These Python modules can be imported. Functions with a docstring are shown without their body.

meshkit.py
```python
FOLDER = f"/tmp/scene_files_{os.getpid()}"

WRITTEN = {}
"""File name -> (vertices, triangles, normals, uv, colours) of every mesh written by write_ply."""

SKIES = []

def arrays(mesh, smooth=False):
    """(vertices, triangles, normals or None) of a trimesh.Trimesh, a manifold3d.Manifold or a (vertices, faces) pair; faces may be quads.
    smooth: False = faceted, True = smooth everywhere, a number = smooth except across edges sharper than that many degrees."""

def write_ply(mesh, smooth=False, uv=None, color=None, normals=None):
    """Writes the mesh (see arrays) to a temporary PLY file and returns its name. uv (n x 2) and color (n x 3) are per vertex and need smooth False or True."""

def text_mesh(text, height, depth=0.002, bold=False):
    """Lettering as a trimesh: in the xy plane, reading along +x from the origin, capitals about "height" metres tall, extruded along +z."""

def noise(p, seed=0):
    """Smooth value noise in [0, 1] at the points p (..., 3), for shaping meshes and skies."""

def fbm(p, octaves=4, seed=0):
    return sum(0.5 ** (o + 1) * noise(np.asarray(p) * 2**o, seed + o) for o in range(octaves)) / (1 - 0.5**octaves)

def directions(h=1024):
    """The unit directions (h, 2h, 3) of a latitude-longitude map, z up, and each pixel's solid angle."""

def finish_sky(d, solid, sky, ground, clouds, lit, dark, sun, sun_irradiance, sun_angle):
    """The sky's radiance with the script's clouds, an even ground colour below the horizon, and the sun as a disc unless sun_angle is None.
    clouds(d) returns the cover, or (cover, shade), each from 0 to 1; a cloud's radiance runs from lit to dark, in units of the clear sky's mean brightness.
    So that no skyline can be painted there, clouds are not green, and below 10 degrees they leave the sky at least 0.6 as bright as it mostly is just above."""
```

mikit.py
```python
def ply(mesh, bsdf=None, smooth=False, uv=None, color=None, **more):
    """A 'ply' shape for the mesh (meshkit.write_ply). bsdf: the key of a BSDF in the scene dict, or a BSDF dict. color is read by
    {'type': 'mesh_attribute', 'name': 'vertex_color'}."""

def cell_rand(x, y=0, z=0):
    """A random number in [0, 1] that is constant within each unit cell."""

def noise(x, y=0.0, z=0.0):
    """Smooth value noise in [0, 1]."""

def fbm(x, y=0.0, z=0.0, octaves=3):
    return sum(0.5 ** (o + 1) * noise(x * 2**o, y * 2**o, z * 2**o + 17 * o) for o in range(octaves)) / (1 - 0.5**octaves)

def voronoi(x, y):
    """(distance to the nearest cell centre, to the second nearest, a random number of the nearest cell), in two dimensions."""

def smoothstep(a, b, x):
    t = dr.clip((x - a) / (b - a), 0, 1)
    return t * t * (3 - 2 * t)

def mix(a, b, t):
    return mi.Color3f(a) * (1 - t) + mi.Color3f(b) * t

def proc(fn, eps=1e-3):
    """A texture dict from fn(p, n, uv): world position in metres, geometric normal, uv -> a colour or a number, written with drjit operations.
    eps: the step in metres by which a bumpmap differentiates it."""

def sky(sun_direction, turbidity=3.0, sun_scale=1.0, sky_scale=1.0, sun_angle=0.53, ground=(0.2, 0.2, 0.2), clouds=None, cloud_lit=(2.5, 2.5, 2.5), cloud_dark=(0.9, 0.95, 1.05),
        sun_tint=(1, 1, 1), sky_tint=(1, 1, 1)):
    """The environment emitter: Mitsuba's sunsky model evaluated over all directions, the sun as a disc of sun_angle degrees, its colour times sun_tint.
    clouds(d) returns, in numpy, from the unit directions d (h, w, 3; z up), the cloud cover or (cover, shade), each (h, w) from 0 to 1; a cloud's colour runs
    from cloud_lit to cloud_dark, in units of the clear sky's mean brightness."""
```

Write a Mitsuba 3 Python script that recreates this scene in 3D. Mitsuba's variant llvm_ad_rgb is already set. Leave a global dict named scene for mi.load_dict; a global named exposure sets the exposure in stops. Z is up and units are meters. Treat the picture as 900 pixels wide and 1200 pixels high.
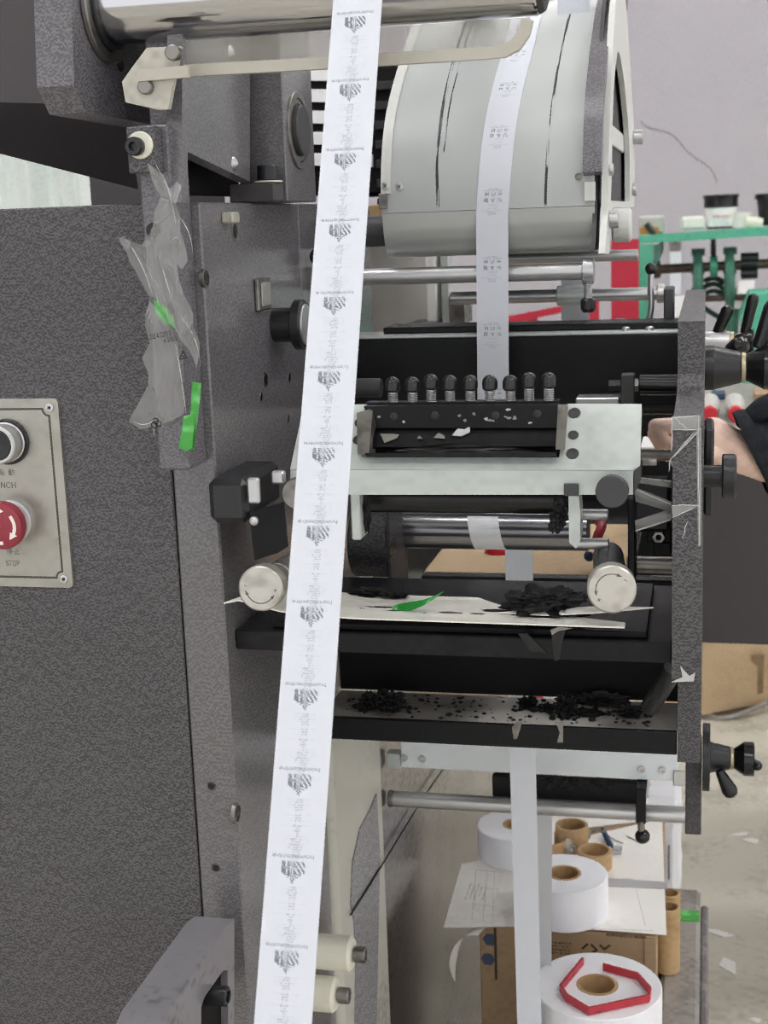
"""Label press with two printed ribbons in a workshop. World: x right, y away from the viewer, z up, metres."""
import math
import numpy as np
import trimesh
import mitsuba as mi
import drjit as dr
import shapely
import shapely.geometry as sg
import shapely.affinity as sa
import manifold3d as m3
import mikit
import meshkit

T = mi.ScalarTransform4f
scene, labels = {}, {}
rng = np.random.default_rng(7)

# ------------------------------------------------------------------ camera, light, exposure
exposure = 0.70
CAM = np.array([0, 0, 1.55])
scene['camera'] = {'type': 'thinlens', 'fov': 30.51, 'fov_axis': 'x', 'near_clip': 0.05, 'far_clip': 60.0,
                   'aperture_radius': 0.0016, 'focus_distance': 1.2,
                   'to_world': T().look_at(origin=[0, 0, 1.55], target=[-0.2224, 0.9538, 1.55 - 0.2019], up=[-0.0098, 0.2049, 0.9787])}
scene['daylight'] = {'type': 'constant', 'radiance': {'type': 'rgb', 'value': [0.78, 0.785, 0.80]}}


def lin(h):
    """'#rrggbb' -> linear rgb"""
    v = np.array([int(h[i:i + 2], 16) for i in (1, 3, 5)]) / 255.0
    return [float(x) for x in np.where(v < 0.04045, v / 12.92, ((v + 0.055) / 1.055) ** 2.4)]


# ------------------------------------------------------------------ materials
def rgb(c):
    return {'type': 'rgb', 'value': lin(c) if isinstance(c, str) else list(c)}


def mat(key, color, rough=0.5, metal=0.0, spec=0.5, bump=None, bscale=1.0, **kw):
    b = {'type': 'principled', 'base_color': mikit.proc(color) if callable(color) else rgb(color),
         'roughness': rough, 'metallic': metal, 'specular': spec, **kw}
    if bump is not None:
        b = {'type': 'bumpmap', 'arbitrary': mikit.proc(bump, 4e-4), 'scale': bscale, 'bsdf': b}
    scene[key] = {'type': 'twosided', 'bsdf': b}


def hammer(dark, light, f=520.0, lo=0.42, hi=0.60):
    d, l = lin(dark), lin(light)

    def fn(p, n, uv):
        v = mikit.noise(p.x * f, p.y * f, p.z * f) * 0.62 + mikit.noise(p.x * f * 2.1 + 9, p.y * f * 2.1, p.z * f * 2.1) * 0.38
        w = mikit.fbm(p.x * 6, p.y * 6, p.z * 6, 2)
        return mikit.mix(d, l, mikit.smoothstep(lo, hi, v)) * (0.86 + 0.28 * w)
    return fn


def worn(base, dirt, f=9.0, lo=0.55, hi=0.75, f2=160.0):
    b, d = lin(base), lin(dirt)

    def fn(p, n, uv):
        v = mikit.fbm(p.x * f, p.y * f, p.z * f, 4) * 0.75 + 0.25 * mikit.noise(p.x * f2, p.y * f2, p.z * f2)
        return mikit.mix(b, d, mikit.smoothstep(lo, hi, v))
    return fn


mat('hammer_dark', hammer('#393739', '#5d5b5e', 760.0, 0.34, 0.66), 0.42, spec=0.4)
mat('hammer_bright', hammer('#545256', '#6f6c71', 700.0, 0.34, 0.68), 0.32, spec=0.5)
mat('hammer_side', hammer('#5a585b', '#6b696c', 600.0, 0.35, 0.7), 0.2, spec=0.75)
mat('hammer_patch', hammer('#77767a', '#9a999c', 500.0, 0.4, 0.7), 0.4)
mat('hammer_arm', '#4a4648', 0.45, spec=0.35)
mat('arm_dark', hammer('#2e2d2f', '#444245', 600.0), 0.45, spec=0.3)
mat('grey_gloss', worn('#737176', '#4c4a4e', 9.0, 0.52, 0.72), 0.22)
mat('cream_paint', worn('#b9b7ae', '#8f8d86', 5.0, 0.5, 0.8), 0.38)
mat('stainless', worn('#858180', '#5a5655', 4.0, 0.4, 0.8), 0.16, 0.8)
mat('black_gloss', '#0c0d0f', 0.2, spec=0.5)
mat('black_paint', worn('#101114', '#1b1c1f', 14.0, 0.5, 0.8), 0.42, spec=0.25)
mat('black_matte', '#0b0b0d', 0.6, spec=0.2)
mat('black_plastic', '#1d1e21', 0.35)
mat('dark_disc', '#3a3a3c', 0.5)
mat('ink', '#08080a', 0.35, spec=0.5)
mat('ink_dry', '#0c0c0e', 0.62, spec=0.4)
mat('chrome', '#c9c9cc', 0.10, 1.0)
mat('steel', '#c6c6c7', 0.36, 0.85)
mat('steel_dull', worn('#8d8a86', '#5a5754', 40.0, 0.45, 0.8), 0.38, 0.9)
mat('knob_steel', worn('#c2beb6', '#a29e96', 60.0, 0.4, 0.8), 0.34, 0.75)
mat('aluminium', worn('#c2c8c5', '#b4bab7', 12.0, 0.45, 0.8), 0.36, 0.25)
mat('beam_white', '#dde3e8', 0.35, 0.1)
mat('panel_steel', worn('#a9a79f', '#9a988f', 50.0, 0.4, 0.8), 0.36, 0.55)
mat('engraved', '#4a463f', 0.5)
mat('red_plastic', '#8c2a39', 0.35)
mat('white_mark', '#e6ded8', 0.5)
mat('letter_dark', '#55534f', 0.6)
mat('ribbon_white', '#ced1d9', 0.5, spec=0.3)
mat('ribbon_back', '#dcdee2', 0.35, spec=0.5)
mat('print_dark', '#70737b', 0.6)
mat('print_grey', '#a9acb4', 0.6)
mat('print_pale', '#c6c9d0', 0.6)
mat('film_white', '#b9b8b8', 0.3)
mat('nylon', '#d9d7c8', 0.4)
mat('frosted_edge', '#b3afa3', 0.3)
mat('frosted_tab', worn('#b5b1a5', '#97938a', 60.0, 0.4, 0.8), 0.2, metal=0.2)
mat('cap_black', '#1d1d1f', 0.28)
mat('satin_grey', '#b6b9b6', 0.28, 0.35)
mat('green_tape', worn('#3f9a3c', '#6cbf70', 90.0, 0.45, 0.7), 0.4)
mat('green_foil', '#2c8a3a', 0.2)
mat('brass', '#b3a688', 0.35, 0.6)
mat('card_white', worn('#e4e2da', '#c9c6bd', 22.0, 0.5, 0.9), 0.6)
mat('paper', worn('#ece9e4', '#dcd8d2', 8.0, 0.5, 0.9), 0.6)
mat('reel_white', '#f1f2f7', 0.55)
mat('core_card', worn('#b99a72', '#a5875f', 30.0, 0.4, 0.8), 0.7)
mat('core_inside', '#8a6a47', 0.8)
mat('cardboard', worn('#9c8367', '#876e54', 10.0, 0.4, 0.8), 0.75)
mat('cardboard_pale', worn('#cdb391', '#bca180', 6.0, 0.4, 0.8), 0.75)
mat('box_print', '#3a2c20', 0.7)
mat('red_strap', worn('#b5323f', '#8f2833', 60.0, 0.5, 0.8), 0.4)
mat('wall_paint', worn('#b9b5bb', '#b0acb2', 1.2, 0.4, 0.8), 0.8, spec=0.2)
mat('pale_wall', '#d3d1ce', 0.7)
mat('white_paint', '#efefee', 0.5)
mat('concrete', worn('#cbc6b8', '#b3aea0', 9.0, 0.4, 0.75, 90.0), 0.6, spec=0.3)
mat('mint', worn('#57b193', '#45977c', 9.0, 0.5, 0.8), 0.45)
mat('mint_dark', worn('#4c7f6d', '#375c50', 14.0, 0.4, 0.8), 0.45)
mat('rust_steel', worn('#6b5d52', '#453b34', 30.0, 0.4, 0.8), 0.5, 0.5)
mat('red_paint', '#b3243a', 0.5)
mat('red_cap', '#cf2a35', 0.35)
mat('lid_black', '#17171a', 0.3)
mat('label_white', '#ecebea', 0.5)
mat('label_red', '#c04a52', 0.6)
mat('clear_plastic', '#bcbab4', 0.25)
mat('roller_steel', '#808084', 0.2, 0.95)
mat('amber', '#b8813a', 0.4)
mat('wrap_grey', worn('#97938e', '#7c7874', 12.0, 0.4, 0.75), 0.28)
mat('wrap_dark', worn('#6d6a68', '#8e8b88', 16.0, 0.45, 0.75), 0.25)
mat('skin', worn('#efd0c1', '#e2b6a4', 30.0, 0.45, 0.85), 0.5, spec=0.35)
mat('sleeve', worn('#1b1d22', '#282a30', 60.0, 0.4, 0.8), 0.85, spec=0.2)
mat('trousers', '#2c2f38', 0.85, spec=0.2)
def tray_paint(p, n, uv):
    # worn grey tray with one near-white reflection painted into the colour
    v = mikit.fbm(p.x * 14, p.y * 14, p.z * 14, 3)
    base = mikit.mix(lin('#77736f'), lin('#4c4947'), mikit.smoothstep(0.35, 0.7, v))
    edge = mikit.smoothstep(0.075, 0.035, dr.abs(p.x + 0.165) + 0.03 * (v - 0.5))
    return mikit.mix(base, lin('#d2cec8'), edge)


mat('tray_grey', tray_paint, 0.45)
mat('curtain_white', worn('#dfe6e2', '#cdd6d2', 5.0, 0.4, 0.7), 0.6)
mat('hair', '#141210', 0.5)
mat('blue_tool', '#2b3f5c', 0.4)
mat('cable_green', '#2f4f44', 0.5)


def guard_paint(p, n, uv):
    base = mikit.mix(lin('#b4b7b6'), lin('#a9acac'), mikit.smoothstep(0.3, 0.7, mikit.fbm(p.x * 5, p.y * 5, p.z * 5, 3)))
    ink = mi.Float(0)
    for x0, slope, w, z0, z1 in GUARD_SCRATCHES:
        d = dr.abs(p.x - (x0 + slope * (p.z - 1.57) + 0.0022 * (mikit.noise(p.z * 30, x0 * 91) - 0.5)))
        keep = mikit.smoothstep(0.22, 0.5, mikit.noise(p.x * 900, p.z * 70, 3.0))
        ends = mikit.smoothstep(z0, z0 + 0.004, p.z) * (1 - mikit.smoothstep(z1 - 0.05, z1, p.z))
        ink = dr.maximum(ink, (1 - mikit.smoothstep(w * 0.6, w, d)) * keep * ends)
    return mikit.mix(base, lin('#303336'), ink)


GY = 1.365      # front of the drum guard
GUARD_SCRATCHES = [(-0.2539, 0.004, 0.0018, 1.56, 1.80), (-0.2486, 0.016, 0.0009, 1.6116, 1.80),
                   (-0.1493, 0.030, 0.0016, 1.5578, 1.80)]
mat('guard_grey', guard_paint, 0.42, spec=0.4)
mat('guard_side', '#c9cac6', 0.4)
XG0 = -0.3097
XG1 = -0.0922
scene['clear_film'] = {'type': 'blendbsdf', 'weight': 0.17, 'bsdf_0': {'type': 'thindielectric', 'int_ior': 1.5},
                       'bsdf_1': {'type': 'twosided', 'bsdf': {'type': 'principled', 'base_color': rgb('#e3e3e0'), 'roughness': 0.12, 'specular': 0.9}}}
scene['acrylic'] = {'type': 'blendbsdf', 'weight': 0.22, 'bsdf_0': {'type': 'thindielectric', 'int_ior': 1.49},
                    'bsdf_1': {'type': 'twosided', 'bsdf': {'type': 'principled', 'base_color': rgb('#b9b4a6'), 'roughness': 0.2, 'specular': 0.6}}}
LED = {'type': 'twosided', 'bsdf': {'type': 'diffuse', 'reflectance': rgb('#f4f4f4')}}


# ------------------------------------------------------------------ mesh helpers
def hull(pts):
    return trimesh.convex.convex_hull(np.asarray(pts, float))


def bx(x0, x1, y0, y1, z0, z1, c=0.0012):
    """a box with chamfered edges"""
    lo, hi = np.minimum([x0, y0, z0], [x1, y1, z1]), np.maximum([x0, y0, z0], [x1, y1, z1])
    c = min(c, (hi - lo).min() * 0.3)
    pts = []
    for s in np.ndindex(2, 2, 2):
        p = np.where(s, hi, lo)
        q = np.where(s, -c, c)
        for k in range(3):
            e = q.copy(); e[k] = 0
            pts.append(p + e)
    return hull(pts)


def frame(a, b):
    a, b = np.asarray(a, float), np.asarray(b, float)
    w = b - a
    L = np.linalg.norm(w); w = w / L
    u = np.cross(w, [0, 0, 1.0] if abs(w[2]) < 0.9 else [1.0, 0, 0]); u /= np.linalg.norm(u)
    return a, w, u, np.cross(w, u), L


def lathe(a, b, prof, n=36):
    """profile [(distance from a, radius)] turned about the axis a -> b"""
    a, w, u, v, L = frame(a, b)
    ang = np.arange(n) * 2 * np.pi / n
    ring = np.cos(ang)[:, None] * u + np.sin(ang)[:, None] * v
    V = np.vstack([a + w * t + ring * max(r, 1e-5) for t, r in prof])
    F = []
    i = np.arange(n); j = (i + 1) % n
    for k in range(len(prof) - 1):
        F += [np.stack([k * n + i, k * n + j, (k + 1) * n + j], 1), np.stack([k * n + i, (k + 1) * n + j, (k + 1) * n + i], 1)]
    m = trimesh.Trimesh(V, np.vstack(F), process=False)
    caps = []
    for k, flip in ((0, True), (len(prof) - 1, False)):
        if prof[k][1] > 1e-4:
            c = len(V) + len(caps)
            f = np.stack([k * n + i, k * n + j, i * 0 + c], 1)
            F.append(f[:, ::-1] if flip else f)
            caps.append(a + w * prof[k][0])
    if caps:
        m = trimesh.Trimesh(np.vstack([V, caps]), np.vstack(F), process=False)
    m.fix_normals()
    return m


def cyl(a, b, r, n=32, c=0.0008):
    L = float(np.linalg.norm(np.asarray(b, float) - np.asarray(a, float)))
    c = min(c, r * 0.4, L * 0.3)
    return lathe(a, b, [(0, r - c), (c, r), (L - c, r), (L, r - c)], n)


def tube(a, b, r0, r1, n=32, c=0.0006):
    """a hollow pipe: outer r0, inner r1"""
    L = float(np.linalg.norm(np.asarray(b, float) - np.asarray(a, float)))
    prof = [(0, r1), (0, r0 - c), (c, r0), (L - c, r0), (L, r0 - c), (L, r1), (0, r1)]
    a_, w, u, v, _ = frame(a, b)
    ang = np.arange(n) * 2 * np.pi / n
    ring = np.cos(ang)[:, None] * u + np.sin(ang)[:, None] * v
    V = np.vstack([a_ + w * t + ring * r for t, r in prof])
    i = np.arange(n); j = (i + 1) % n
    F = [np.vstack([np.stack([k * n + i, k * n + j, (k + 1) * n + j], 1), np.stack([k * n + i, (k + 1) * n + j, (k + 1) * n + i], 1)]) for k in range(6)]
    m = trimesh.Trimesh(V, np.vstack(F)); m.fix_normals()
    return m


def pipe(pts, r, n=10, sub=1):
    """a round bar swept along points; r a number or one per point"""
    pts = np.asarray(pts, float)
    if sub > 1:
        from scipy.interpolate import CubicSpline
        t = np.r_[0, np.cumsum(np.linalg.norm(np.diff(pts, axis=0), axis=1))]
        s = np.linspace(0, t[-1], (len(pts) - 1) * sub + 1)
        if not np.isscalar(r):
            r = np.interp(s, t, r)
        pts = CubicSpline(t, pts)(s)
    r = np.broadcast_to(np.asarray(r, float), (len(pts),))
    tan = np.gradient(pts, axis=0); tan /= np.linalg.norm(tan, axis=1, keepdims=True)
    u = np.cross(tan[0], [0.3, 0.2, 0.9]); u /= np.linalg.norm(u)
    ang = np.arange(n) * 2 * np.pi / n
    V = []
    for p, w, q in zip(pts, tan, r):
        u = u - w * (u @ w); u /= np.linalg.norm(u)
        V.append(p + q * (np.cos(ang)[:, None] * u + np.sin(ang)[:, None] * np.cross(w, u)))
    V = np.vstack(V); i = np.arange(n); j = (i + 1) % n
    F = [np.stack([k * n + i, k * n + j, (k + 1) * n + j], 1) for k in range(len(pts) - 1)] + [np.stack([k * n + i, (k + 1) * n + j, (k + 1) * n + i], 1) for k in range(len(pts) - 1)]
    F += [np.stack([i[1:-1] * 0, i[2:], i[1:-1]], 1), np.stack([i[1:-1] * 0, i[1:-1], i[2:]], 1) + (len(pts) - 1) * n]
    m = trimesh.Trimesh(V, np.vstack(F), process=False); m.fix_normals()
    return m


def prism(poly, axis, lo, hi, bevel=0.0):
    """a 2-D outline extruded along 'x' (outline in y, z), 'y' (x, z) or 'z' (x, y)"""
    if not isinstance(poly, sg.base.BaseGeometry):
        poly = sg.Polygon(poly)
    lo, hi = min(lo, hi), max(lo, hi)
    poly = shapely.geometry.polygon.orient(poly.buffer(0))
    m = None
    if bevel and not poly.interiors:
        inn = shapely.geometry.polygon.orient(poly.buffer(-bevel, join_style=2))
        if isinstance(inn, sg.Polygon) and len(inn.exterior.coords) == len(poly.exterior.coords):
            A = np.array(poly.exterior.coords)[:-1]; B = np.array(inn.exterior.coords)[:-1]
            B = np.roll(B, -int(np.argmin(np.linalg.norm(B - A[0], axis=1))), axis=0)
            n = len(A); i = np.arange(n); j = (i + 1) % n
            V = np.vstack([np.c_[B, np.full(n, lo)], np.c_[A, np.full(n, lo + bevel)], np.c_[A, np.full(n, hi - bevel)], np.c_[B, np.full(n, hi)]])
            F = [np.stack([k * n + i, k * n + j, (k + 1) * n + j], 1) for k in range(3)] + [np.stack([k * n + i, (k + 1) * n + j, (k + 1) * n + i], 1) for k in range(3)]
            tv, tf = trimesh.creation.triangulate_polygon(sg.Polygon(B), engine='earcut')
            if len(tv) == n:
                d = np.linalg.norm(tv[:, None] - B[None], axis=2).argmin(1)
                F += [d[tf][:, ::-1], d[tf] + 3 * n]
                m = trimesh.Trimesh(V, np.vstack(F), process=False)
    if m is None:
        m = trimesh.creation.extrude_polygon(poly, hi - lo, engine='earcut')
        m.apply_translation([0, 0, lo])
    v = m.vertices
    m.vertices = {'x': np.c_[v[:, 2], v[:, 0], v[:, 1]], 'y': np.c_[v[:, 0], v[:, 2], v[:, 1]], 'z': v}[axis]
    m.fix_normals()
    return m


def xpr(pts, x0, x1, bevel=0.0):
    return prism([(p[1], p[2]) for p in pts], 'x', x0, x1, bevel)


def ypr(pts, y0, y1, bevel=0.0):
    return prism([(p[0], p[2]) for p in pts], 'y', y0, y1, bevel)


def zpr(pts, z0, z1, bevel=0.0):
    return prism([(p[0], p[1]) for p in pts], 'z', z0, z1, bevel)


def sheet(left, right, th=0.0003):
    """a closed thin strip between two edge lines"""
    left, right = np.asarray(left, float), np.asarray(right, float)
    n = len(left)
    d = np.gradient((left + right) / 2, axis=0)
    nor = np.cross(d, right - left); nor /= np.linalg.norm(nor, axis=1, keepdims=True)
    V = np.vstack([left, right, left + nor * th, right + nor * th])
    i = np.arange(n - 1)
    q = []
    for a, b in ((0, n), (3 * n, 2 * n), (2 * n, 0), (n, 3 * n)):
        q.append(np.stack([a + i, b + i, b + i + 1, a + i + 1], 1))
    q.append(np.array([[0, 2 * n, 3 * n, n], [n - 1, 2 * n - 1, 4 * n - 1, 3 * n - 1]]))
    q = np.vstack(q)
    m = trimesh.Trimesh(V, np.vstack([q[:, [0, 1, 2]], q[:, [0, 2, 3]]]), process=False)
    m.fix_normals()
    return m


def cat(*ms):
    return trimesh.util.concatenate([m for m in ms])


def flat(geom, origin, xdir, ydir, depth=0.00015):
    """a shapely outline laid on a surface: origin + x*xdir + y*ydir, raised by depth along xdir x ydir"""
    xdir, ydir = np.asarray(xdir, float), np.asarray(ydir, float)
    nor = np.cross(xdir, ydir)
    parts = [g for g in getattr(geom, 'geoms', [geom]) if isinstance(g, sg.Polygon) and g.area > 1e-12]
    ms = [trimesh.creation.extrude_polygon(g, depth, engine='earcut') for g in parts]
    m = trimesh.util.concatenate(ms)
    v = m.vertices
    m.vertices = np.asarray(origin) + v[:, :1] * xdir + v[:, 1:2] * ydir + v[:, 2:] * nor
    return m


def lettering(s, h, origin, xdir, ydir, depth=0.00015, bold=False, center=False, width=None):
    m = meshkit.text_mesh(s, h, depth, bold)
    v = m.vertices.copy()
    if width:
        v[:, 0] *= width / (v[:, 0].max() - v[:, 0].min())
    if center:
        v[:, 0] -= (v[:, 0].max() + v[:, 0].min()) / 2
    xdir, ydir = np.asarray(xdir, float), np.asarray(ydir, float)
    m.vertices = np.asarray(origin) + v[:, :1] * xdir + v[:, 1:2] * ydir + v[:, 2:] * np.cross(xdir, ydir)
    return m


def strokes(lines, w):
    return shapely.union_all([sg.LineString(l).buffer(w / 2, cap_style=2) for l in lines])


def lump(center, r, seed, squash=0.6, rough=0.5, f=2.6, sub=3):
    m = trimesh.creation.icosphere(subdivisions=sub)
    v = m.vertices
    k = 1 + rough * (meshkit.fbm(v * f + seed * 7.1, 3, seed) - 0.5) * 2
    v = v * k[:, None] * np.asarray(r) * [1, 1, squash]
    m.vertices = v + np.asarray(center, float)
    return m


# ------------------------------------------------------------------ scene tree helpers
def key_for(name, parent=None):
    base = f'{parent}__{name}' if parent else name
    key, k = base, 0
    taken = lambda q: q in labels or q in scene or any(s.startswith(q + '__') for s in scene)
    while taken(key):
        k += 1
        key = f'{base}_{k:03d}'
    return key


def thing(name, label, cat_, group=None, kind=None):
    key = key_for(name)
    labels[key] = {'label': label, 'category': cat_}
    if group:
        labels[key]['group'] = group
    if kind:
        labels[key]['kind'] = kind
    return key


def part(parent, name, mesh, m, smooth=30, label=None, kind=None):
    key = key_for(name, parent)
    scene[key] = mikit.ply(mesh, m, smooth=smooth)
    if label or kind:
        labels[key] = {k: v for k, v in (('label', label), ('kind', kind)) if v}
    return key


def solo(name, mesh, m, label, cat_, group=None, smooth=30, kind=None):
    key = thing(name, label, cat_, group, kind)
    scene[key] = mikit.ply(mesh, m, smooth=smooth)
    return key


def struct(name, mesh, m, label, smooth=False):
    scene[name] = mikit.ply(mesh, m, smooth=smooth)
    labels[name] = {'label': label, 'category': name.split('_')[0], 'kind': 'structure'}
    return name


def socket_screw(parent, p, axis, r, h, name='screw', m='black_plastic', label=None):
    p, axis = np.asarray(p, float), np.asarray(axis, float)
    k = part(parent, name, lathe(p, p + axis * h, [(0, r), (h * 0.8, r), (h, r * 0.88), (h, r * 0.5), (h * 0.45, r * 0.45), (h * 0.45, 1e-5)], 20), m, 35, label)
    return k


X, Y, Z = np.eye(3)
YF = 1.055      # front plane of the press
XL = -0.383     # inner face of its left side plate
XG = -0.42     # seam between front panel and side plate
XR0 = -0.024    # left face of the right side plate
XR1 = -0.002    # right face of the right side plate


# ------------------------------------------------------------------ the hall
struct('floor', bx(-9, 9, -5, 9, -0.1, 0), 'concrete', 'worn grey concrete workshop floor')
struct('wall_back', bx(-9, 9, 7.0, 7.15, 0, 4.4), 'wall_paint', 'plain lavender grey back wall of the workshop')
struct('wall_left', bx(-9, -8.85, -5, 7.0, 0, 4.4), 'wall_paint', 'plain grey left wall of the workshop')
struct('ceiling', bx(-9, 9, -5, 9, 4.4, 4.5), 'white_paint', 'white workshop ceiling')
for k, (lx, ly) in enumerate([(-2.6, -1.2), (0.6, -1.2), (-1.0, 0.9), (2.2, 0.9), (-2.6, 3.1), (0.8, 3.1), (-1.0, 5.4), (2.6, 5.4)]):
    key = thing('ceiling_lamp', 'long white lamp hung under the workshop ceiling', 'lamp', 'ceiling lamps of the workshop')
    part(key, 'housing', bx(lx - 0.75, lx + 0.75, ly - 0.16, ly + 0.16, 4.06, 4.12), 'white_paint')
    d = bx(lx - 0.72, lx + 0.72, ly - 0.13, ly + 0.13, 4.03, 4.058)
    part(key, 'diffuser', d, 'white_paint')
    scene[key + '__diffuser']['emitter'] = {'type': 'area', 'radiance': {'type': 'rgb', 'value': [12.5, 12.5, 12.7]}}
    for sx in (-0.5, 0.5):
        part(key, 'hanger', cyl((lx + sx, ly, 4.12), (lx + sx, ly, 4.4), 0.006, 8), 'steel_dull')

# ------------------------------------------------------------------ press cabinet (left)
press = thing('press_cabinet', 'dark grey hammered steel cabinet of the label press, filling the left side', 'machine')
ZT = 1.5708     # top of the front panel
ZS = 1.5698    # top of the side plate
part(press, 'front_panel', bx(-1.35, XG - 0.0012, YF, YF + 0.03, 0.12, ZT, 0.001), 'hammer_dark')
part(press, 'top_panel', bx(-1.35, XG - 0.0012, YF + 0.0305, 2.6, ZT - 0.02, ZT - 0.001), 'hammer_dark')
part(press, 'plinth', bx(-1.34, XL - 0.005, YF + 0.02, 2.59, 0.0, 0.119), 'black_paint')
# side plate: front edge strip and the inner face
YC = 1.3271   # the hammered plate ends, the cream panel starts
YW = 1.5782   # the cream panel ends, the stainless panel starts
part(press, 'side_plate', bx(XG, XL, YF, YC, 0.12, ZS, 0.0015), 'hammer_side')
part(press, 'cream_panel', bx(XG, XL - 0.001, YC + 0.0005, YW, 0.12, 1.1537), 'cream_paint', label='cream painted inner panel with worn dark patches')
part(press, 'cover_lip', cyl((XL - 0.002, YC + 0.012, 0.12), (XL - 0.002, YC + 0.012, 1.1537), 0.010, 24), 'cream_paint')
part(press, 'rear_panel', bx(XG, XL - 0.003, YW + 0.0005, 3.00, 0.12, 1.1537), 'stainless', label='stainless steel rear side panel with reflections')
part(press, 'upper_side_plate', bx(XG, XL, YC + 0.0005, 1.62, 1.1537 + 0.0005, ZS, 0.001), 'hammer_side')
# bare patch of the cream panel
patch = [(-0.383, 1.5465, 0.8758), (-0.383, 1.5141, 0.8701), (-0.383, 1.4626, 0.8694), (-0.383, 1.4221, 0.8464), (-0.383, 1.4067, 0.8023), (-0.383, 1.4181, 0.7755), (-0.383, 1.419, 0.7328), (-0.383, 1.4014, 0.6523), (-0.383, 1.4994, 0.5922), (-0.383, 1.526, 0.6964), (-0.383, 1.5518, 0.796)]
part(press, 'bare_patch', xpr(patch, XL - 0.0009, XL + 0.0006), 'hammer_patch', label='patch where the cream paint is worn to grey metal')
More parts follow.
